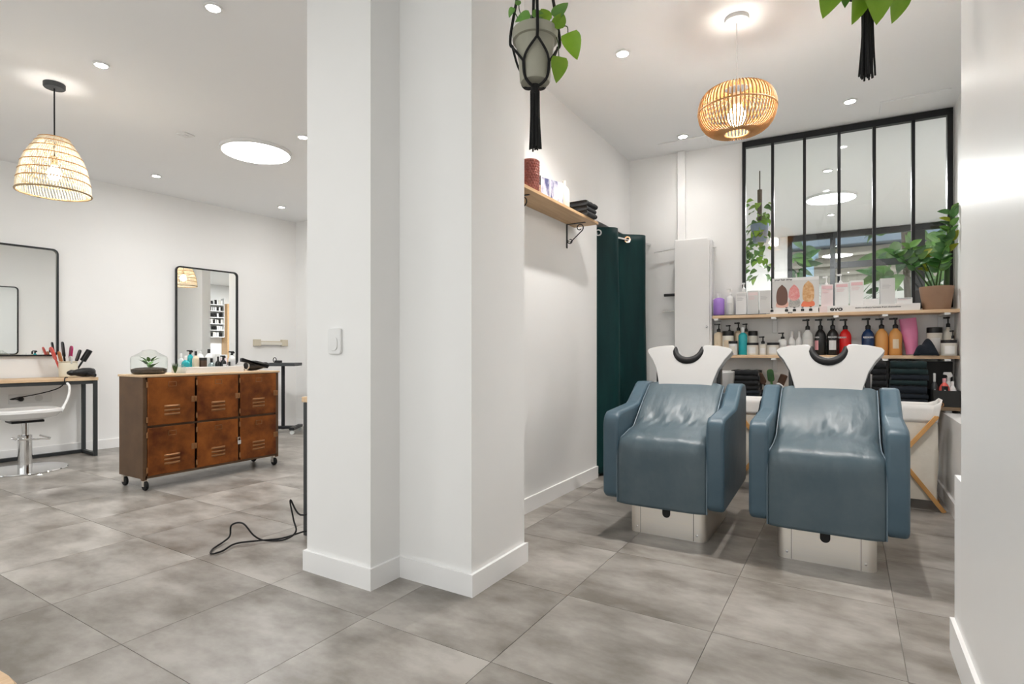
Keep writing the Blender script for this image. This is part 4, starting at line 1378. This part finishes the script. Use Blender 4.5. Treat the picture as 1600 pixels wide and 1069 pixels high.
hair_dryer('black hair dryer lying at the front of the styling desk', Mm(.31, .60, DZ + .001), MA - PI / 2 + .35)
tag(MB().tube(smoothpts([Mm(.385, .40, DZ + .005), Mm(.425, .37, DZ + .002), Mm(.43, .36, DZ - .05), Mm(.35, .33, DZ - .10), Mm(.25, .22, .63), Mm(.12, .05, .585), Mm(.06, .14, .575)], 8), .005, 6).build('dryer_cord', 'black_rubber', smooth=True), 'black hair dryer cord running to the socket below the desk', 'cord')
o = tag(MB().prism(rrect(.30, .16, .03, 4), .0, .03, 'z').build('flat_case', 'black_plastic', bevel=.006), 'flat black case at the left end of the styling desk', 'case')
o.location = Mm(.22, -.22, DZ)
o.rotation_euler = (0, 0, MA + PI / 2)
# products on the hidden desk, seen in the left mirror
for k, (dy, m, kd, l) in enumerate([(2.87, 'tea_plastic', 'cap', 'teal bottle on the partition desk, seen in the left mirror'), (2.95, 'grey_bottle', 'cap', 'grey bottle on the partition desk, seen in the left mirror'), (3.08, 'pinkish', 'spray', 'pink bottle on the partition desk, seen in the left mirror')]):
    bottle(l, -2.33, dy, DZ, .04, .16 + .06 * (k == 2), m, kd, ph=.04 + .05 * (k == 2), capm='coral' if k == 2 else 'white_plastic', group='bottles on the partition desk')
tag(MB().tube(smoothpts([(-2.45, 2.03, .17), (-2.6, 2.0, .12), (-2.66, 1.98, .20), (-2.62, 1.97, .10), (-2.56, 1.94, .05), (-2.60, 1.90, .012), (-2.68, 1.84, .010), (-2.72, 1.80, .04), (-2.79, 1.78, .10), (-2.86, 1.76, .085), (-2.86, 1.75, .03), (-2.85, 1.71, .012), (-2.80, 1.62, .008), (-2.74, 1.58, .008), (-2.73, 1.63, .009), (-2.76, 1.72, .014), (-2.70, 1.81, .014), (-2.62, 1.90, .016), (-2.52, 1.99, .05), (-2.45, 2.05, .05)], 7), .0048, 6).build('power_cord', 'black_rubber', smooth=True), 'tangled black power cord on the floor beside the pillar', 'cord')

# ------------------------------------------------------------------ white salon chair
t = thing('salon_chair', 'white bucket salon chair on a chrome hydraulic base', 'chair', (-6.10, 1.875, 0), MA)
MB().lathe([(0, 0), (.292, 0), (.296, .004), (.292, .012), (.10, .022), (0, .024)], 56, cap=False).build('base_plate', 'chrome', t, smooth=True)
MB().lathe([(.05, .02), (.05, .30), (.046, .305), (0, .305)], 28).build('column', 'chrome', t, smooth=True)
MB().lathe([(.024, .30), (.024, .42), (0, .42)], 20).build('piston', 'chrome', t, smooth=True)
MB().tube([(.055, -.06, .27), (.06, .05, .265), (.05, .16, .255), (.03, .17, .26), (0, .1, .29)], .007, 8).tube([(0.0, -.055, .27), (-.0, -.08, .285), (.0, -.09, .28)], .008, 8).build('pump_lever', 'chrome', t, smooth=True)
MB().box(-.10, .10, -.11, .11, .415, .435).build('seat_plate', 'black_metal', t, bevel=.004)


def pan(u, v):
    a = 2 * PI * u
    prof = [(0, .435), (.5, .437), (.85, .462), (1.0, .505), (.99, .525), (.90, .532), (.5, .524), (0, .520)]
    i = min(int(v * 7), 6)
    k = v * 7 - i
    r = prof[i][0] + (prof[i + 1][0] - prof[i][0]) * k
    z = prof[i][1] + (prof[i + 1][1] - prof[i][1]) * k
    ex = lambda q: math.copysign(abs(q) ** .7, q)
    return (.23 * r * ex(math.cos(a)), .245 * r * ex(math.sin(a)), z)


MB().grid(pan, 48, 28).build('seat', 'white_shell', t, smooth=True)
for sy in (-1, 1):
    pts = smoothpts([(.06, sy * .232, .49), (.02, sy * .265, .53), (-.03, sy * .315, .62), (-.06, sy * .330, .70), (-.10, sy * .325, .735)], 7)
    MB().tube(pts, .012, 8, rs=[.013] * 8 + [.010] * (len(pts) - 8)).build('arm', 'white_shell', t, smooth=True)

# ------------------------------------------------------------------ tray of products and tools on the cabinet
t = thing('product_tray', 'white tray of hair products on the rusty cabinet', 'tray', (-4.585, 2.62, CZ))
MB().box(-.11, .11, -.245, .245, 0, .006).box(-.11, -.104, -.245, .245, .006, .05).box(.104, .11, -.245, .245, .006, .05).box(-.104, .104, -.245, -.239, .006, .05).box(-.104, .104, .239, .245, .006, .05).build('tray_body', 'white_plastic', t, bevel=.002)
tz = CZ + .0065
TG = 'bottles in the white tray'
items = [(-.215, .05, .030, .11, 'tea_plastic', 'cap', 'white_plastic', 'teal green bottle at the left end of the tray'), (-.20, -.05, .024, .13, 'clear_plastic', 'cap', 'white_plastic', 'clear bottle at the back left of the tray'),
         (-.13, .04, .026, .15, 'cream_plastic', 'cap', 'black_plastic', 'cream bottle with black cap in the tray'), (-.075, .05, .028, .13, 'wood_dark', 'jar', 'black_plastic', 'dark brown jar near the middle of the tray'),
         (-.01, .06, .028, .085, 'tube_glass', 'cap', 'black_plastic', 'small pale blue glass flask in the tray'), (.05, .05, .022, .10, 'jet_bottle', 'cap', 'black_plastic', 'small black bottle in the middle of the tray'),
         (.09, .06, .024, .11, 'jet_bottle', 'spray', 'black_plastic', 'black spray bottle in the middle of the tray'), (.145, .06, .022, .05, 'black_plastic', 'cap', 'black_plastic', 'little black cap-shaped bottle in the tray'),
         (.185, .03, .028, .15, 'white_plastic', 'spray', 'black_plastic', 'white bottle with black trigger at the right of the tray'), (.215, -.03, .022, .13, 'white_plastic', 'cap', 'white_plastic', 'slim white bottle at the right end of the tray'),
         (-.04, -.06, .030, .17, 'white_plastic', 'pump', 'white_plastic', 'white pump bottle at the back of the tray'), (.03, -.05, .032, .17, 'white_plastic', 'cap', 'black_plastic', 'white bottle with black cap at the back of the tray'),
         (.10, -.06, .030, .165, 'white_plastic', 'jar', 'white_plastic', 'tall white pot at the back of the tray'), (.155, -.05, .032, .155, 'pink_card', 'jar', 'white_plastic', 'pale pink pot at the back right of the tray'),
         (-.12, -.06, .026, .16, 'tea_plastic', 'spray', 'black_plastic', 'turquoise spray bottle at the back left of the tray')]
for (dy, dx, r, h, m, kd, cm, l) in items:
    bottle(l, -4.585 + dx, 2.62 + dy, tz, r, h * .9, m, kd, ph=.035, capm=cm, group=TG, lab='white_print' if m in ('jet_bottle', 'white_plastic') and r > .023 else None, turn=PI / 2, cat='jar' if kd == 'jar' else 'bottle')
# flat iron style dryer at the right end, small vase, dark sprig
hair_dryer('black hair dryer propped on the right end of the rusty cabinet', (-4.56, 2.97, CZ + .001), PI / 2 + .1)
t = thing('flat_iron', 'black hair straightener leaning across the dryer on the cabinet', 'straightener', (-4.52, 2.88, CZ))
for s_ in (0, 1):
    Mx = T(0, .0, .105 - .012 * s_) @ R(-.30 + .10 * s_, 'X')
    MB().prism(rrect(.27, .022, .008, 3), -.014, .014, 'x', Mx @ T(0, .12, 0)).build('plate_arm', 'black_plastic', t, bevel=.003)
t = thing('glass_vase', 'small round glass vase beside the terrarium', 'vase', (-4.50, 2.345, CZ))
MB().lathe([(0, 0), (.03, 0), (.042, .012), (.045, .035), (.036, .058), (.022, .066), (.020, .075)], 24, cap=False).build('vase_body', 'jar_glass', t, smooth=True)
t = thing('dark_sprig', 'small dark air plant on the cabinet top', 'plant', (-4.47, 2.29, CZ))
sl = leaf_mesh('leaf_sprig', .085, .014, -.3, .5)
sl.materials.append(MATS['stem'])
for k in range(7):
    a = k * .9
    put('leaf', sl, None, t, aim((0, 0, .004), (math.cos(a) * .6, math.sin(a) * .6, .9 + .3 * (k % 2)), 0))

# stylist tray stand behind the cabinet
t = thing('tray_stand', 'black tray stand on a pole beside the rusty cabinet', 'stand', (-6.08, 4.42, 0), .62)
MB().box(-.19, .19, -.15, .15, .845, .885).build('tray_top', 'grey_metal', t, bevel=.004)
MB().tube([(.0, 0, .05), (.0, 0, .845)], .022, 12).build('pole', 'black_metal', t, smooth=True)
MB().box(-.19, .19, -.03, .03, .055, .09).box(-.19, -.13, -.18, .18, .055, .09).box(.13, .19, -.18, .18, .055, .09).build('foot', 'black_metal', t, bevel=.006)
for sx in (-1, 1):
    for sy in (-1, 1):
        MB().lathe([(0, -.012), (.026, -.012), (.028, 0), (.026, .012), (0, .012)], 16, T(sx * .16, sy * .155, .029) @ R(PI / 2, 'X'), cap=False).build('castor', 'clear_plastic', t, smooth=True)
o = tag(MB().tube([(.03 * math.cos(2 * PI * i / 16), .0, .035 + .03 * math.sin(2 * PI * i / 16)) for i in range(16)], .006, 6, True).box(.02, .12, -.02, .02, .0, .03).build('hair_clipper', 'black_plastic', bevel=.002), 'small black clipper lying on the black tray stand', 'clipper')
o.location = (-6.12, 4.33, .886)

# ------------------------------------------------------------------ hanging plants
pot_leaf = leaf_mesh('leaf_pothos', .10, .075, .25, .62, 8, .10)
pot_leaf.materials.append(MATS['leaf_lime'])
pot_leaf2 = leaf_mesh('leaf_pothos_dark', .085, .06, .3, .62, 8, .10)
pot_leaf2.materials.append(MATS['leaf_mid'])


def macrame_plant(x, y, zp, r, hp, tassel, label, leaves):
    t = thing('hanging_plant', label, 'hanging plant', (x, y, zp), .25)
    MB().lathe([(0, 0), (r * .62, 0), (r * .66, .006), (r * .70, hp * .30), (r * .78, hp * .62), (r * .86, hp * .80), (r * .98, hp * .81), (r, hp * .97), (r * .99, hp), (r * .92, hp), (r * .90, hp * .9), (0, hp * .88)], 40, cap=False).build('pot', 'pot_grey', t, smooth=True)
    MB().lathe([(0, hp * .88), (r * .90, hp * .88), (0, hp * .9)], 20, cap=False).build('soil', 'soil', t)
    top = H - zp - .01
    hg = MB()
    for k in range(4):
        a = 2 * PI * k / 4 + .35
        c, s_ = math.cos(a), math.sin(a)
        hg.tube(smoothpts([(0, 0, top - .03), (.02 * c, .02 * s_, top - .1), (r * 1.04 * c, r * 1.04 * s_, hp), (r * .98 * c, r * .98 * s_, hp * .68)], 8), .0062, 6)
        for s2 in (-1, 1):
            b = a + s2 * PI / 4
            hg.tube(smoothpts([(r * .98 * c, r * .98 * s_, hp * .68), (r * .86 * math.cos(a + s2 * .5), r * .86 * math.sin(a + s2 * .5), hp * .45), (r * .78 * math.cos(b), r * .78 * math.sin(b), hp * .30)], 5), .0048, 6)
        b = a + PI / 4
        hg.tube(smoothpts([(r * .78 * math.cos(b), r * .78 * math.sin(b), hp * .30), (r * .70 * math.cos(b), r * .70 * math.sin(b), hp * .05), (r * .4 * math.cos(b), r * .4 * math.sin(b), -.012), (0, 0, -.016)], 5), .0062, 6)
    hg.tube([(0, 0, -.008), (0, 0, -.045)], .017, 10)
    hg.build('macrame_hanger', 'black_cord', t, smooth=True)
    ts = MB()
    for k in range(18):
        a = 2.4 * k
        q = .005 + .013 * math.sqrt(k / 18)
        e = q * (1.25 + .3 * random.random())
        ts.tube(smoothpts([(q * math.cos(a), q * math.sin(a), -.03), (q * math.cos(a) + random.uniform(-.003, .003), q * math.sin(a), -.5 * tassel), (e * math.cos(a), e * math.sin(a), -tassel * random.uniform(.96, 1.0))], 4), .0034, 5)
    o = ts.build('tassel', 'black_cord', t, smooth=True)
    o['kind'] = 'stuff'
    MB().lathe([(0, top - .03), (.012, top - .03), (.014, top), (0, top)], 10, cap=False).build('ceiling_hook', 'black_metal', t)
    rt, aw = Vector((.956, .294, 0)), Vector((-.294, .956, 0))      # across and away, seen from the room
    for (sr, up, q, dr, du, L, big) in leaves:
        p = rt * sr + aw * q + Vector((0, 0, up))
        y_ = (rt * dr + Vector((0, 0, du)) + aw * random.uniform(-.2, .1)).normalized()
        n_ = -aw + rt * random.uniform(-.35, .35) + Vector((0, 0, .25))
        x_ = y_.cross(n_).normalized()
        M = Matrix.Translation(p) @ Matrix((x_, y_, x_.cross(y_))).transposed().to_4x4()
        st = rt * sr * .35 + Vector((0, 0, hp * .95))
        MB().tube(smoothpts([st, (st + p) / 2 + Vector((0, 0, .03)) + rt * sr * .25, p], 5), .002, 5).build('stem', 'stem', t, smooth=True)
        put('leaf', pot_leaf if big else pot_leaf2, None, t, M @ Matrix.Scale(L / .10, 4))
    return t


# leaves: across, up, away, direction across, direction up, length, light or dark
macrame_plant(-1.07, 1.93, 2.105, .092, .205, .268, 'heart-leaf plant in a grey pot in black macrame, hanging beside the pillar',
              [(.130, .190, -.02, .35, -.94, .105, 1), (.090, .075, -.06, -.02, -1, .095, 1), (.080, .240, -.03, .5, .9, .10, 0), (.085, .185, -.05, .25, .95, .075, 1), (.045, .205, -.06, -.3, .8, .07, 1),
               (-.02, .228, -.07, -.9, -.15, .075, 0), (-.015, .235, -.06, .9, .05, .07, 0), (-.065, .285, -.04, -.2, .6, .04, 0), (-.085, .270, -.05, -.5, -.7, .045, 0), (.03, .24, .06, .4, .8, .08, 0)])
macrame_plant(.06, 2.38, 2.335, .095, .20, .315, 'heart-leaf plant whose leaves and black tassel hang in at the top right',
              [(-.150, -.020, -.06, -.45, -.9, .115, 1), (-.140, -.015, -.09, .25, -1, .10, 0), (-.078, -.035, -.08, -.02, -1, .115, 1), (-.032, -.025, -.10, .05, -1, .14, 1), (.075, -.028, -.06, -.02, -1, .105, 1), (.05, .25, 0, .3, .8, .1, 0), (-.06, .25, 0, -.4, .7, .1, 1)])

# ------------------------------------------------------------------ near wooden stool at the lower left corner
t = thing('wooden_stool', 'pale wooden stool just showing at the lower left corner', 'stool', (-0.950, 0.092, 0))
MB().lathe([(0, .565), (.17, .565), (.185, .575), (.19, .588), (.183, .600), (0, .602)], 48, cap=False).build('seat', 'pine', t, smooth=True)
for k in range(4):
    a = PI / 4 + k * PI / 2
    MB().tube([(.13 * math.cos(a), .13 * math.sin(a), .57), (.16 * math.cos(a), .16 * math.sin(a), .0)], .015, 10).build('leg', 'pine', t, smooth=True)

# ------------------------------------------------------------------ back room shelving (seen in the mirror)
t = thing('colour_shelf', 'white shelf of hair colour tubes seen in the mirror above the cabinet', 'shelf', (1.885, 7.22, 0))
lv = [1.42, 1.60, 1.77, 1.94, 2.11, 2.28]
for z in lv:
    MB().box(-.20, -.002, -.26, .26, z - .018, z).build('board', 'white_plastic', t)
for y in (-.27, .26):
    MB().box(-.20, -.002, y, y + .01, 1.40, 2.45).build('upright', 'white_plastic', t)
cols = ['white_plastic', 'jet_bottle', 'grey_bottle', 'pale_card', 'jet_bottle', 'cream_label']
TC = {'white_plastic': 'white', 'jet_bottle': 'black', 'grey_bottle': 'grey', 'pale_card': 'pale grey', 'cream_label': 'cream'}
ORD = ['first', 'second', 'third', 'fourth', 'fifth', 'sixth', 'seventh', 'eighth', 'ninth', 'tenth']
tubes = {}
for c_ in set(cols):
    mb = MB().box(-.025, .025, -.02, .02, .0, .11)
    me = mb.mesh('colour_tube')
    me.materials.append(MATS[c_])
    tubes[c_] = me
for r, z in enumerate(lv):
    for k in range(10):
        cn = random.choice(cols)
        o = put('colour_tube', tubes[cn], None, None, T(1.885 - .11, 7.22 - .225 + k * .0500, z + .0005) @ Matrix.Scale(random.uniform(.85, 1.1), 4))
        tag(o, '%s hair colour tube, %s along the %s board of the mirrored shelf' % (TC[cn], ORD[k], ORD[r]), 'tube', 'colour tubes')
t = thing('wooden_locker', 'wooden cupboard beside the colour shelf, seen in the mirror', 'cupboard', (1.88, 7.72, 0))
MB().box(-.35, -.002, -.22, .22, 0, 2.30).build('carcass', 'oak', t, bevel=.003)
for z in (.1, .65, 1.2, 1.75):
    MB().box(-.362, -.351, -.20, .20, z, z + .5).build('door', 'oak', t, bevel=.003)

# ------------------------------------------------------------------ back room hanging plant and courtyard
ivy = leaf_mesh('leaf_ivy', .075, .06, .3, .62, 6, .1)
ivy.materials.append(MATS['leaf_mid'])
ivyl = leaf_mesh('leaf_ivy_light', .075, .06, .3, .62, 6, .1)
ivyl.materials.append(MATS['leaf_lime'])
t = thing('trailing_plant', 'trailing plant hanging behind the left pane of the interior window', 'hanging plant', (-.742, 5.9, 1.70))
MB().tube([(0, 0, .9), (0, 0, H - 1.70 - .01)], .006, 6).tube([(0, 0, .62), (0, 0, .92)], .022, 8).build('cord', 'bark', t)
MB().lathe([(0, .40), (.06, .40), (.085, .56), (.085, .58), (0, .57)], 24, cap=False).build('pot', 'outside_zinc', t, smooth=True)
for k in range(95):
    a = random.uniform(0, 2 * PI)
    z = random.uniform(.0, .82)
    r = random.uniform(.03, .11) * (1.1 - .6 * abs(z - .4))
    put('leaf', random.choice((ivy, ivyl)), None, t, aim((r * math.cos(a), r * math.sin(a), z), (math.cos(a), math.sin(a), random.uniform(-1.2, .2)), random.uniform(-.6, .6)))

t = thing('courtyard_house', 'pale courtyard house with zinc eaves seen through both windows', 'building', (0, 14.2, 0))
MB().box(-4.5, 4.5, 0, .4, 0, 2.55).build('wall', 'outside_white', t)
MB().box(-4.6, 4.6, -.10, .4, 2.55, 3.30).build('cornice', 'outside_stone', t)
for k in range(3):
    MB().box(-4.6, 4.6, -.16 - .05 * k, -.10, 2.70 + .2 * k, 2.76 + .2 * k).build('moulding', 'outside_stone', t)
MB().box(-4.7, 4.7, -.42, .4, 3.32, 3.52).build('gutter', 'outside_zinc', t, bevel=.02)
MB().prism([(-.4, 3.5), (.4, 3.5), (.4, 4.6), (.2, 4.6)], -4.7, 4.7, 'x').build('roof', 'outside_zinc', t)
for x in (.35, 1.15):
    f = MB().box(x, x + .62, -.06, -.002, .8, 2.02).build('window', 'outside_brown', t)
    MB().box(x + .06, x + .30, -.07, -.061, .86, 1.96).build('pane', 'pipe_blue', f)
    MB().box(x + .34, x + .56, -.07, -.061, .86, 1.96).build('pane', 'pipe_blue', f)
t = tag(MB().tube([(-.72, 13.6, 0), (-.72, 13.6, 2.9), (-.70, 13.6, 3.05), (-.62, 13.6, 3.12), (-.55, 13.6, 3.12)], .09, 12).build('drain_pipe', 'pipe_blue', smooth=True), 'pale blue drain pipe on the courtyard house', 'pipe')

big = leaf_mesh('leaf_big', .34, .13, .35, .7, 8)
big.materials.append(MATS['leaf_mid'])
bigd = leaf_mesh('leaf_big_dark', .30, .12, .35, .7, 8)
bigd.materials.append(MATS['leaf_dark'])


def tree(x, y, h, spread, n, label, mes, z0):
    t = thing('courtyard_tree', label, 'tree', (x, y, -.01))
    MB().tube(smoothpts([(0, 0, 0), (.03, .02, h * .5), (-.02, 0, h)], 6), .045, 8).build('trunk', 'bark', t, smooth=True)
    for k in range(n):
        a = random.uniform(0, 2 * PI)
        r = spread * math.sqrt(random.random())
        z = random.uniform(z0, h + .4)
        put('leaf', random.choice(mes), None, t, face((r * math.cos(a), r * math.sin(a) * .7, z), (math.cos(a), math.sin(a), random.uniform(-1.0, .5)), (random.uniform(-.6, .6), -1, random.uniform(-.2, .8)), random.uniform(.8, 1.2)))


tree(.76, 10.35, 2.9, .40, 70, 'broad-leaved courtyard shrub behind the middle panes', [big, big, bigd], 1.95)
tree(1.80, 11.7, 3.0, .50, 130, 'dense courtyard tree behind the right panes', [big, bigd], 1.5)
tree(-1.02, 11.4, 2.9, .45, 120, 'dark leafy courtyard tree at the left of the far window', [bigd, bigd, big], 1.3)
strap = leaf_mesh('leaf_strap', .85, .04, .15, .5, 8)
strap.materials.append(MATS['leaf_dark'])
t = thing('spiky_plant', 'spiky dark yucca in the courtyard behind the plinth cartons', 'plant', (.03, 12.7, -.01))
MB().tube([(0, 0, 0), (0, 0, 1.85)], .05, 8).build('trunk', 'bark', t)
for k in range(34):
    a = 2.4 * k
    put('leaf', strap, None, t, aim((0, 0, 1.80), (math.cos(a), math.sin(a), -.3 + 1.5 * k / 34), 0))
